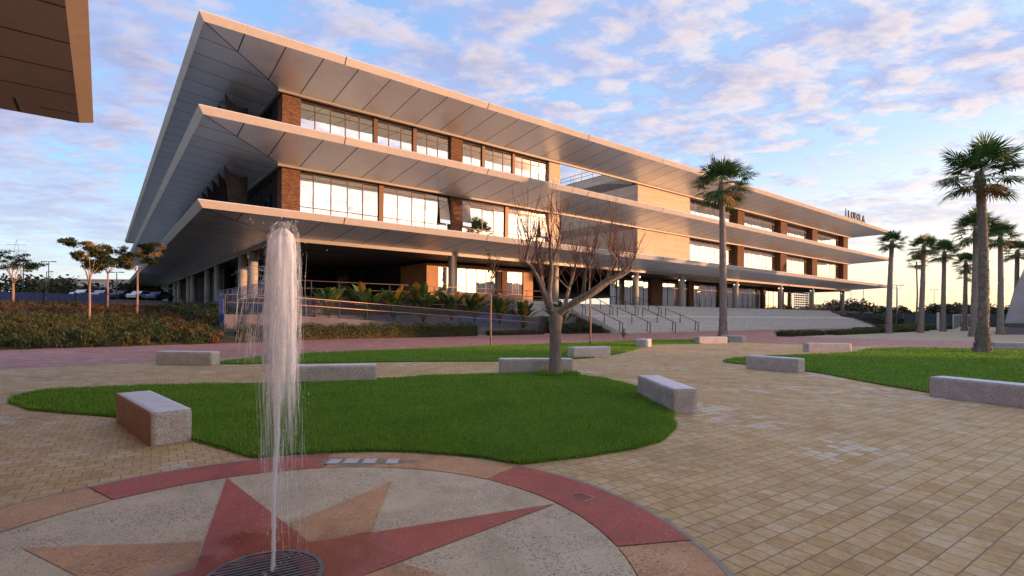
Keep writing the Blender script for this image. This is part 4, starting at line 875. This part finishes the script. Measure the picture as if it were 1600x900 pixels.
# paddle leaved plants in the planter
def paddle(a,b,z,h,n,label):
    x,y,_=W(a,b); o=empty('paddle_leaf_plant',(x,y,z),0,label,'plant','paddle leaved plants by the ramp')
    lf=[];st=MB(); yl=[]
    for i in range(n):
        az=rng.uniform(0,2*pi); le=rng.uniform(.12,.5)*h*.9; H=h*rng.uniform(.6,1.05); bx,by=cos(az)*.08,sin(az)*.08
        base=np.array([bx,by,0]); top=np.array([cos(az)*le*.6,sin(az)*le*.6,H*.55]); tip=np.array([cos(az)*le*1.3,sin(az)*le*1.3,H])
        st.tube([base,(base+top)/2+np.array([0,0,.05]),top],[.02,.015,.01],5)
        side=np.array([-sin(az+rng.uniform(-.9,.9)),cos(az),0]); side/=np.linalg.norm(side); w=h*.085*rng.uniform(.8,1.2); prev=None
        for t in np.linspace(0,1,6):
            c=top*(1-t)+tip*t+np.array([cos(az),sin(az),0])*(t*t*.12*h)-np.array([0,0,1])*(t*t*.10*h); ww=w*sin(pi*min(1,.12+t*.9))**.7
            cur=(c-side*ww+np.array([0,0,.3*ww]),c,c+side*ww+np.array([0,0,.3*ww]))
            if prev is not None: lf.append((prev[0],prev[1],cur[1],cur[0])); lf.append((prev[1],prev[2],cur[2],cur[1])); yl+= [i%5==0]*2
            prev=cur
    st.build('stems',M['strel'],o)
    V=np.array(lf); add_leaves('leaves',V,[M['strel'],M['leaf_yellow']],np.array(yl).astype(int),o)
for i,(a,b,z,h) in enumerate(((15.7,37.85,1.05,2.9),(18.0,37.85,1.2,2.6),(20.6,37.8,1.1,3.0),(23.3,37.85,1.1,2.6),(25.6,37.8,1.0,2.6),(28.4,37.8,.9,2.3),(31.1,37.5,.5,2.5),(34.9,36.6,0,3.0),(33.4,36.3,0,1.6),(12.9,37.9,1.2,2.4))):
    paddle(a,b,z,h*1.12,26,['paddle leaved plant right of the fountain jet, first of the row','paddle leaved plant, second of the row behind the ramp rail','tallest paddle leaved plant, third of the row behind the ramp rail','paddle leaved plant with yellowish leaves, fourth of the row','paddle leaved plant, fifth of the row behind the ramp rail','small paddle leaved plant left of the staked sapling','paddle leaved plant just right of the staked sapling','spreading paddle leaved plant by the lower ramp end','low paddle leaved plant beside the lower ramp end','paddle leaved plant hidden behind the fountain jet'][i])

# ------------------------------------------------------------------ palms
def palm_trunk(h,r0,r1,lean,seed,flare=.35,boots=60):
    r_=np.random.default_rng(seed); n=26; rows=int(h/.07); V=[]; 
    for i in range(rows+1):
        t=i/rows; z=h*t; rad=r1+(r0-r1)*(1-t)**1.2+flare*r0*math.exp(-z/.45); rad*=1+.045*(((z/.13)%1)-.5)*2
        cx=lean[0]*t+lean[2]*sin(t*pi)*.5; cy=lean[1]*t
        for j in range(n):
            q=2*pi*j/n; rr=rad*(1+r_.normal()*.06+.04*sin(j*3+int(z/.13)*1.7)); V.append((cx+rr*cos(q),cy+rr*sin(q),z+r_.normal()*.012))
    F=[]
    for i in range(rows):
        for j in range(n): j2=(j+1)%n; F.append((i*n+j,i*n+j2,(i+1)*n+j2,(i+1)*n+j))
    # split leaf bases
    for i in range(boots*9):
        z=h*(r_.random()**(2.2 if i<boots else 1.0))*.97; t=z/h; rad=r1+(r0-r1)*(1-t)**1.2+flare*r0*math.exp(-z/.45); q=r_.uniform(0,2*pi); L=r_.uniform(.06,.18)*(1.6 if z<1.3 else 1.0); w=.06*(1.3 if z<1.3 else .8)
        cx=lean[0]*t+lean[2]*sin(t*pi)*.5; cy=lean[1]*t; o=np.array([cx+rad*.97*cos(q),cy+rad*.97*sin(q),z]); d=np.array([cos(q),sin(q),0]); s=np.array([-sin(q),cos(q),0])
        b=len(V); V+= [tuple(o-s*w),tuple(o+s*w),tuple(o+d*L*.32+np.array([0,0,L])+s*w*.3),tuple(o+d*L*.32+np.array([0,0,L])-s*w*.3)]; F.append((b,b+1,b+2,b+3))
    return V,F
def palm_crown(R,nleaf,seed,dry=.09):
    r_=np.random.default_rng(seed); Q=[];MI=[]
    for i in range(nleaf):
        f=(i+.5)/nleaf; el=RD(80-122*f**.95)+r_.normal()*.13; az=i*2.39996+r_.normal()*.3
        d=np.array([cos(az)*cos(el),sin(az)*cos(el),sin(el)]); side=np.array([-sin(az),cos(az),0]); nrm=np.cross(side,d)
        pl=R*r_.uniform(.42,.66); bl=R*r_.uniform(.40,.55); mat=1 if (f>1-dry and r_.random()<.75) else 0
        if mat: pl*=.75; bl*=.8
        p0=np.array([0,0,0.]); p1=d*pl-np.array([0,0,1])*pl*.06
        w=.018*R*.6; Q.append([p0-side*w,p0+side*w,p1+side*w*.5,p1-side*w*.5]); MI.append(2 if not mat else 1)
        ns=30
        for j in range(ns):
            a=RD(-118+236*j/(ns-1))+r_.normal()*.03; dd=d*cos(a)+side*sin(a); ll=bl*(.72+.28*cos(a*.7))*r_.uniform(.88,1.08)
            tw=dd*cos(0)+nrm*.0; perp=np.cross(dd,nrm); ww=bl*.040; fold=nrm*(.5*ww*(1 if j%2 else -1))
            m1=p1+dd*ll*.55-np.array([0,0,1])*ll*.05; dr=r_.uniform(.10,.32); e=p1+dd*ll-np.array([0,0,1])*ll*dr
            Q.append([p1,m1-perp*ww+fold,m1+perp*ww+fold,p1]) ; MI.append(mat)
            Q.append([m1-perp*ww+fold,e-perp*ww*.12,e+perp*ww*.12,m1+perp*ww+fold]); MI.append(mat)
    return np.array(Q),np.array(MI)
crowns=[]
def palm(x,y,h,R,r0,r1,lean,seed,label,boots=50,flare=.35,fineness=1):
    o=empty('palm_tree',(x,y,0),0,label,'palm tree','fan palms of the plaza')
    V,F=palm_trunk(h,r0,r1,lean,seed,flare,boots); fast('trunk',V,F,M['palmbark'],parent=o,smooth=False)
    Q,MI=palm_crown(R*1.05,40,seed+5); c=add_leaves('crown',Q,[M['palmleaf'],M['palmdry'],M['strel']],MI,o); c.location=(lean[0],lean[1],h-.05)
    V,F=palm_trunk(.6,r1*1.22,r1*.45,(0,0,0),seed+9,0,40); q=fast('leaf_bases',V,F,M['palmbark'],parent=o); q.location=(lean[0],lean[1],h-.62)
palm(18.58,45.6,13.3,2.75,.33,.22,(-.25,0,.1),11,'tallest palm, standing alone in front of the stairs')
palm(23.07,25.43,8.75,2.0,.22,.165,(-.2,0,.25),12,'big slightly leaning palm on the right lawn with a shaggy base',140,.55)
palm(41.17,56.7,9.95,1.55,.29,.195,(.3,0,-.1),13,'leftmost palm of the grove, right beside the canopy tip')
palm(47.3,60.1,9.9,1.75,.29,.195,(.35,0,.1),14,'second palm of the grove from the left')
palm(55.5,66.8,10.1,2.1,.29,.195,(.1,0,0),15,'third palm of the grove from the left with a wide crown')
palm(61.9,71.0,9.3,1.75,.29,.195,(.15,0,.05),16,'short palm of the grove left of the big leaning one')
palm(43.3,48.7,10.1,2.25,.29,.195,(.2,0,.1),17,'palm half hidden behind the big leaning trunk')
palm(51.95,55.2,10.4,2.0,.29,.195,(-.05,0,.1),18,'palm just right of the big leaning one')
palm(61.4,63.2,9.9,1.8,.29,.195,(.1,0,0),19,'rightmost palm of the grove in front of the concrete structure')
for i,(x,y,h,R) in enumerate(((70.1,90,11.4,1.9),(91,104,10.2,1.8))):
    o=empty('palm_tree',(x,y,0),0,['small far palm with a flat crown behind the second grove palm','small far palm just left of the big leaning trunk'][i],'palm tree'); m=MB(); m.tube([(0,0,0),(.2,0,h*.5),(0,0,h)],[.16,.12,.1],8); m.build('trunk',M['palmbark'],o)
    Q,MI=palm_crown(R,22,40+i,0); c=add_leaves('crown',Q,[M['palmleaf'],M['palmdry'],M['strel']],MI,o); c.location=(0,0,h)

# ------------------------------------------------------------------ the bare tree on the lawn
TD=14.48; TX=1.25
def px3(x,y,dy=0):
    Y=TD+dy; return np.array([(x-800)/810.6*Y-TX, dy, 1.7+(492.8-y)/810.6*Y])
r7=np.random.default_rng(21)
bt=empty('bare_tree',(TX,TD,0),0,'leafless pollarded tree with thick forked limbs on the round lawn','tree')
def limb(pts,w0,w1,dy0,dy1,mb,twigs=0,n=10):
    P=[px3(780+x/2.729,270+y/2.729,dy0+(dy1-dy0)*i/(len(pts)-1)) for i,(x,y) in enumerate(pts)]
    out=[]
    for i in range(len(P)-1):
        p0=P[max(0,i-1)];p1=P[i];p2=P[i+1];p3=P[min(len(P)-1,i+2)]
        for j in range(5): t=j/5; out.append(.5*((2*p1)+(-p0+p2)*t+(2*p0-5*p1+4*p2-p3)*t*t+(-p0+3*p1-3*p2+p3)*t**3))
    out.append(P[-1]); rad=np.linspace(w0*.72,w1*.5,len(out))*(1+r7.normal(size=len(out))*.05); mb.tube(out,rad,n); return out,rad
m=MB(); tr=[px3(869,596),px3(869,588),px3(868,570),px3(868,540),px3(868,515),px3(869,497),px3(868,480)]
m.tube(tr,[.27,.215,.175,.16,.165,.19,.12],18); m.build('trunk',M['bark'],bt)
L=[([(236,610),(212,560),(188,505),(165,450),(130,395),(85,372)],.16,.045,-.0,-.5),([(110,385),(118,340),(130,288)],.06,.045,-.4,-.6),
([(222,600),(200,545),(182,470),(172,410),(160,340),(158,275)],.12,.055,0,.5),([(226,600),(214,540),(216,480),(222,410),(214,340),(216,280)],.12,.06,.1,-.1),([(222,400),(240,340),(258,262)],.07,.05,.0,.2),
([(240,612),(285,575),(340,540),(395,505),(450,462),(510,430),(572,376)],.17,.05,0,-.8),([(330,548),(400,515),(470,462),(520,440),(560,412)],.11,.05,.1,.5),
([(355,530),(362,470),(372,410),(406,345)],.085,.045,-.2,-.7),([(280,580),(290,520),(304,470),(318,420),(330,360)],.09,.04,.1,.8),([(420,490),(470,430),(500,375),(466,330)],.05,.03,-.3,-1.1),([(300,500),(262,462),(235,436)],.035,.03,.2,.3)]
tips=[]
for pts,w0,w1,d0,d1 in L:
    m=MB(); o_,r_=limb(pts,w0,w1,d0,d1,m); m.build('limb',M['bark'],bt); tips.append((o_,r_))
m=MB()
def twig(p,d,L_,r,depth):
    n=5; P=[p]; dd=d/np.linalg.norm(d)
    for i in range(n): dd=dd+r7.normal(size=3)*.10+np.array([0,0,.10]); dd/=np.linalg.norm(dd); P.append(P[-1]+dd*L_/n)
    m.tube(P,np.linspace(r,r*.35,n+1),4,cap=False)
    if depth>0:
        for _ in range(r7.integers(1,3)): k_=r7.integers(1,n); twig(P[k_],dd+r7.normal(size=3)*.45,L_*r7.uniform(.35,.6),r*.6,depth-1)
    return P[-1]
ends=[]
for (o_,r_) in tips[:-1]:
    ends.append(twig(o_[-1],np.array([0,0,1.])+r7.normal(size=3)*.2,r7.uniform(.6,1.1),.012,2))
    for _ in range(15):
        i=r7.integers(len(o_)//3,len(o_)); dv=np.array([r7.normal()*.3,r7.normal()*.3,1.]); ends.append(twig(o_[i],dv,r7.uniform(.5,1.7),.010,2))
m.build('twigs',M['twig'],bt)
C=np.concatenate([blobpts(9,e,.03,1,.1) for e in ends[::6]]); None
# ------------------------------------------------------------------ saplings
def sapling(x,y,h,label,leafy,r=.022,z0=0,seed=3):
    r_=np.random.default_rng(seed); o=empty('sapling',(x,y,z0),0,label,'tree'); P=[np.array([0,0,-.1])]+[np.array([r_.normal()*.03,r_.normal()*.03,h*t]) for t in (.3,.6,1)]
    m=MB(); m.tube(P,[r,r*.9,r*.7,r*.3],7); br=[]
    m.build('trunk',M['bark_pale'],o); m=MB()
    for i in range(16):
        t=r_.uniform(.62,1); p=np.array([0,0,h*t]); az=r_.uniform(0,2*pi); L_=h*r_.uniform(.1,.22); e=p+np.array([cos(az)*L_*.45,sin(az)*L_*.45,L_]); m.tube([p,(p+e)/2+np.array([cos(az),sin(az),0])*.04,e],[r*.4,r*.3,r*.12],4); br.append(e); br.append((p+e)/2)
    m.build('branches',M['twig'],o)
    if leafy: C=np.concatenate([blobpts(leafy,e,.16,.7,.2) for e in br]); add_leaves('leaves',leafquads(C,.16,.45,-.1),[M['leaf_dark'],M['shrub_olive']],(rng.random(len(C))<.3).astype(int),o)
sapling(-1.13,28.15,4.6,'thin sapling with a few leaves standing before the ramp',4,.05,seed=5)
sapling(4.45,29.46,5.4,'thin leafless sapling right of the bare tree',0,.05,seed=6)
o=empty('sapling',(8.47*.8+.0,31.4,0),0,'tiny leafy sapling by the tip of the grass strip','tree'); m=MB(); m.cyl(0,0,0,.8,.02,6); m.build('trunk',M['bark_pale'],o); add_leaves('crown',leafquads(blobpts(260,(0,0,.62),.17,2.2,.1),.09),M['strel'],None,o)
# feathery trees on the slope
def feather(x,y,h,spread,label,seed,yel=.2,r=.09,clumps=44,lift=.45,zoff=0):
    r_=np.random.default_rng(seed); z=float(hill(x,y))+zoff; o=empty('young_tree',(x,y,z),0,label,'tree'); m=MB(); fork=h*lift
    m.tube([(0,0,-.2),(.03,0,fork*.5),(0,.02,fork)],[r*1.15,r*.95,r*.85],10); m.build('trunk',M['bark_pale'],o); m=MB(); C=[];MI=[]
    nb=7
    for i in range(nb):
        az=2*pi*i/nb+r_.normal()*.3; rr=spread*r_.uniform(.55,1); top=np.array([cos(az)*rr,sin(az)*rr,h*r_.uniform(.7,1.02)]); mid=top*np.array([.45,.45,0])+np.array([0,0,fork+(top[2]-fork)*.62])
        P=[np.array([0,0,fork*.96]),np.array([0,0,fork])+(mid-np.array([0,0,fork]))*.5+r_.normal(size=3)*.05,mid,top]; m.tube(P,[r*.42,r*.32,r*.2,r*.08],6)
        for j in range(clumps//nb+1):
            t=r_.uniform(.35,1.05); c=mid*(1-t)+top*t+r_.normal(size=3)*np.array([.35,.35,.16])*spread*.5
            m.tube([mid*(1-t)+top*t,c],[r*.12,r*.06],4); k_=110; p=blobpts(k_,c,spread*r_.uniform(.16,.30),.5,.05); p[:,2]-=.25*((p[:,0]-c[0])**2+(p[:,1]-c[1])**2)/spread; C.append(p); MI.append(np.full(k_,1 if r_.random()<yel else 0))
    m.build('branches',M['bark_pale'],o); C=np.concatenate(C); MI=np.concatenate(MI); add_leaves('crown',leafquads(C,.17,.32,-.1),[M['leaf_dark'],M['leaf_yellow']],MI,o)
feather(-24.45,30,4.9,1.25,'slender tree with sunlit pale trunk, second from the left on the slope',31,.18,.062,lift=.5)
feather(-31.2,40,5.1,1.35,'slim tree with dark leaves, third from the left on the slope',32,.1,.062,lift=.58)
feather(-25.3,35,5.0,1.45,'tree with orange tinged leaves before the canopy edge',33,.35,.062,lift=.62)
feather(-43.3,45,4.7,1.9,'leftmost tree with a broad dark crown near the blue fence',34,.08,.10,40,.4)
# far wooded belts
def belt(x0,x1,y0,y1,h,n,size,label,zf=None,mats=('fartree','fartree2'),mixv=.3,per=120,peak=.45):
    C=[];MI=[]
    for i in range(n):
        x=rng.uniform(x0,x1); y=y0+(y1-y0)*(x-x0)/(x1-x0)+rng.uniform(0,14); hh=h*(1-peak*.5+peak*.45*(sin(x*.21)+sin(x*.53+1)*.7)+rng.normal()*.10); z=float(zf(x,y)) if zf else 0; r=hh*.5
        C.append(blobpts(per,(x,y,z+hh*.5),r*rng.uniform(.8,1.2),1.0,.3)); MI.append(np.full(per,int(rng.random()<mixv)))
    C=np.concatenate(C); MI=np.concatenate(MI); C[:,2]=np.maximum(C[:,2],-.1)
    return add_leaves('distant_trees',leafquads(C,size,.6),[M[q] for q in mats],MI,label=label,cat='trees',kind='stuff')
belt(-150,-34,112,122,6.3,150,.9,'belt of distant trees behind the parked cars on the left',lambda x,y:3.8,('fartree','fartree2'),.55,130)
belt(-80,-58,66,60,1.0,50,.3,'low dark shrubs behind the blue fence',hill,('fartree','fartree'),0,60,.2)
belt(55,190,150,128,6.0,300,.7,'belt of distant dark trees behind the sports fence on the right',None,('fartree','fartree2'),.12,420)
belt(44,80,100,112,4.6,45,.6,'clumps of olive trees beyond the terrace end',None,('fartree','fartree2'),.4,120)

# longer tufts round the trunk of the bare tree
n=2600; rr=.28*np.sqrt(rng.random(n))+.16; q=rng.uniform(0,2*pi,n); x=TX+rr*1.5*np.cos(q); y=TD+rr*np.sin(q); hh=.15*rng.uniform(.5,1.2,n)*np.clip(1.5-rr*1.6,.4,1); a=rng.uniform(0,2*pi,n); w=.006
V=np.zeros((n,3,3)); V[:,0]=np.stack([x-np.cos(a)*w,y-np.sin(a)*w,np.full(n,.03)],-1); V[:,1]=np.stack([x+np.cos(a)*w,y+np.sin(a)*w,np.full(n,.03)],-1); V[:,2]=np.stack([x+np.cos(q)*hh*.4,y+np.sin(q)*hh*.4,.03+hh],-1)
fast('grass',V.reshape(-1,3),np.arange(n*3).reshape(-1,3),M['blade'],label='longer uncut grass round the foot of the bare tree',cat='grass',kind='stuff')
# ------------------------------------------------------------------ the fountain jet
def water(name,alo,ahi,scale=(1,1,.10),nscale=24,c=(.82,.88,.96),lo=.42,hi=.68,zf=None):
    s=N(name); v=s.map(s.co(),scale=scale); f=s.noise(v,nscale,5,.65,.3); a=s.ramp(f,[(lo,alo),(hi,ahi)])
    if zf: a=s.math('MULTIPLY',a,s.ramp(s.math('ADD',s.sep(s.co())[2],s.math('MULTIPLY_ADD',f,1.6,-.8)),[(0,0),(1,1)]) if False else s.math('SMOOTH_MIN',s.math('MAXIMUM',s.math('MULTIPLY',s.math('ADD',s.sep(s.co())[2],s.math('MULTIPLY_ADD',f,1.2,-.6-zf[0])),zf[1]),0.0),1.0,.2))
    s.col(c,.35,0,.5); s.b.inputs['Subsurface Weight'].default_value=0
    tl=s.n('ShaderNodeBsdfTranslucent'); tl.inputs[0].default_value=(*c,1); mx=s.n('ShaderNodeMixShader'); mx.inputs[0].default_value=.45; s.L(s.b.outputs[0],mx.inputs[1]); s.L(tl.outputs[0],mx.inputs[2])
    tr=s.n('ShaderNodeBsdfTransparent'); m2=s.n('ShaderNodeMixShader'); s.L(a,m2.inputs[0]); s.L(tr.outputs[0],m2.inputs[1]); s.L(mx.outputs[0],m2.inputs[2]); s.L(m2.outputs[0],s.o.inputs[0]); return s.m
M['w_core']=water('falling_water_core',.22,.92,zf=(1.0,1.5),c=(.86,.92,1.0)); M['w_shell']=water('falling_water_sheet',.03,.6,nscale=38,lo=.46,hi=.72,zf=(.7,1.2)); M['w_jet']=water('rising_jet',.45,.85,(1,1,.05),30); M['w_drop']=water('water_drops',.35,.6); M['w_thin']=water('water_threads',.08,.32,(1,1,.1),40)
FJ=empty('fountain_jet',(CX+.03,CY+.05,.02),0,'white water jet shooting up from the grate and falling back in streaks','fountain')
HT=2.28; r5=np.random.default_rng(55)
# geometry is in metres round the nozzle; the plume drifts a little to the right
def axis(z): return np.array([.055*(z/HT)**1.0, 0, z])
m=MB(); P=[axis(z)+np.array([.004*sin(z*9),.004*cos(z*7),0]) for z in np.linspace(0,1.5,40)]; m.tube(P,[.012+.008*(i/39)+.0015*sin(i*1.7) for i in range(40)],12); m.build('rising_jet',M['w_jet'],FJ)
def body(rf,amp,seed,mat,z0,z1,name,dx=0,sy=.8):
    r_=np.random.default_rng(seed); nz,na=90,44; V=[];ph=r_.uniform(0,6,6)
    for i in range(nz):
        t=i/(nz-1); z=z0+(z1-z0)*t; c=axis(z); R=rf(t)
        for j in range(na):
            q=2*pi*j/na; w=1+amp*(1+1.6*max(0,t-.8)*5*.5)*(sin(3*q+ph[0]+z*1.3)*.5+sin(7*q+ph[1]+z*2.1)*.35+sin(13*q+ph[2]-z*1.1)*.25+sin(z*23+ph[3]+2*q)*.10)+r_.normal()*.015
            V.append((c[0]+dx*(1-t)+R*w*cos(q),R*w*sin(q)*sy,z))
    F=[(i*na+j,i*na+(j+1)%na,(i+1)*na+(j+1)%na,(i+1)*na+j) for i in range(nz-1) for j in range(na)]
    return fast(name,V,F,M[mat],parent=FJ,smooth=True)
cap=lambda t,R0,R1,tc=.9: (R0+(R1-R0)*t)*(1 if t<tc else sqrt(max(.0004,1-((t-tc)/(1-tc))**2)))
def prof(t,k_=1.0):      # half width of the plume from low (0) to the rounded head (1)
    r=np.interp(t,[0,.25,.55,.75,.88,.94,.98,1.0],[.105,.120,.122,.118,.108,.096,.074,.03]); return r*k_*.93
body(lambda t:prof(t,1.0),.17,1,'w_shell',.75,HT,'falling_water',.03)
body(lambda t:prof(t,.86),.26,2,'w_core',.85,HT-.05,'falling_water',.02)
body(lambda t:prof(t,.62),.34,3,'w_core',1.0,HT-.10,'falling_water',.04)
body(lambda t:prof(t,.40),.4,6,'w_core',.9,HT-.22,'falling_water',-.02)
# streams, threads and drops
m=MB(); 
for i in range(230):
    q=r5.uniform(0,2*pi); R=.12*sqrt(r5.random())*(1.0 if r5.random()<.8 else 1.35); zt=r5.uniform(.85,HT-.15) if i<185 else r5.uniform(.25,1.2); L=r5.uniform(.15,.6); zb=max(.02,zt-L)
    dr=.05*(HT-zt); c=axis(zt); x=c[0]+R*cos(q)+dr*r5.uniform(-.2,1.0); y=R*sin(q)*.8
    m.tube([(x,y,zt),(x+.008*r5.normal()+dr*.1,y,(zt+zb)/2),(x+.012*r5.normal()+dr*.2,y,zb)],[.0008,r5.uniform(.0015,.0045),.0008],4,cap=False)
m.build('water_threads',M['w_thin'],FJ)
m=MB()
for i in range(110):   # spray thrown out to the left near the top
    zt=r5.uniform(1.45,2.0); L=r5.uniform(.05,.22); x=axis(zt)[0]-.13-r5.random()**1.5*.13; y=r5.normal()*.05; m.tube([(x,y,zt),(x-.01,y,zt-L*.5),(x-.015,y,zt-L)],[.0006,r5.uniform(.0008,.0018),.0006],4,cap=False)
for i in range(12):
    zt=r5.uniform(1.7,2.0); x=axis(zt)[0]-.1; m.tube([(x,r5.normal()*.03,zt),(x-.1,r5.normal()*.03,zt+r5.uniform(.0,.04)),(x-.22,r5.normal()*.04,zt-.03)],[.0025,.0015,.0006],4,cap=False)
m.build('side_spray',M['w_drop'],FJ)
V=[];F=[]
octv=np.array([(1,0,0),(-1,0,0),(0,1,0),(0,-1,0),(0,0,1),(0,0,-1)],float); octf=[(0,2,4),(2,1,4),(1,3,4),(3,0,4),(2,0,5),(1,2,5),(3,1,5),(0,3,5)]
for i in range(900):
    z=r5.uniform(.03,HT+.02); q=r5.uniform(0,2*pi); R=.15*r5.random()**.5*(1+.9*(r5.random()<.2)) ; c=axis(z)+np.array([R*cos(q)+.06*(1-z/HT)*r5.random(),R*sin(q),0]); s=r5.uniform(.0008,.0026); st=r5.uniform(1.5,6)
    b=len(V); V+=list(c+octv*np.array([s,s,s*st])); F+=[(b+x,b+y,b+w_) for x,y,w_ in octf]
fast('droplets',V,F,M['w_drop'],parent=FJ,smooth=True)
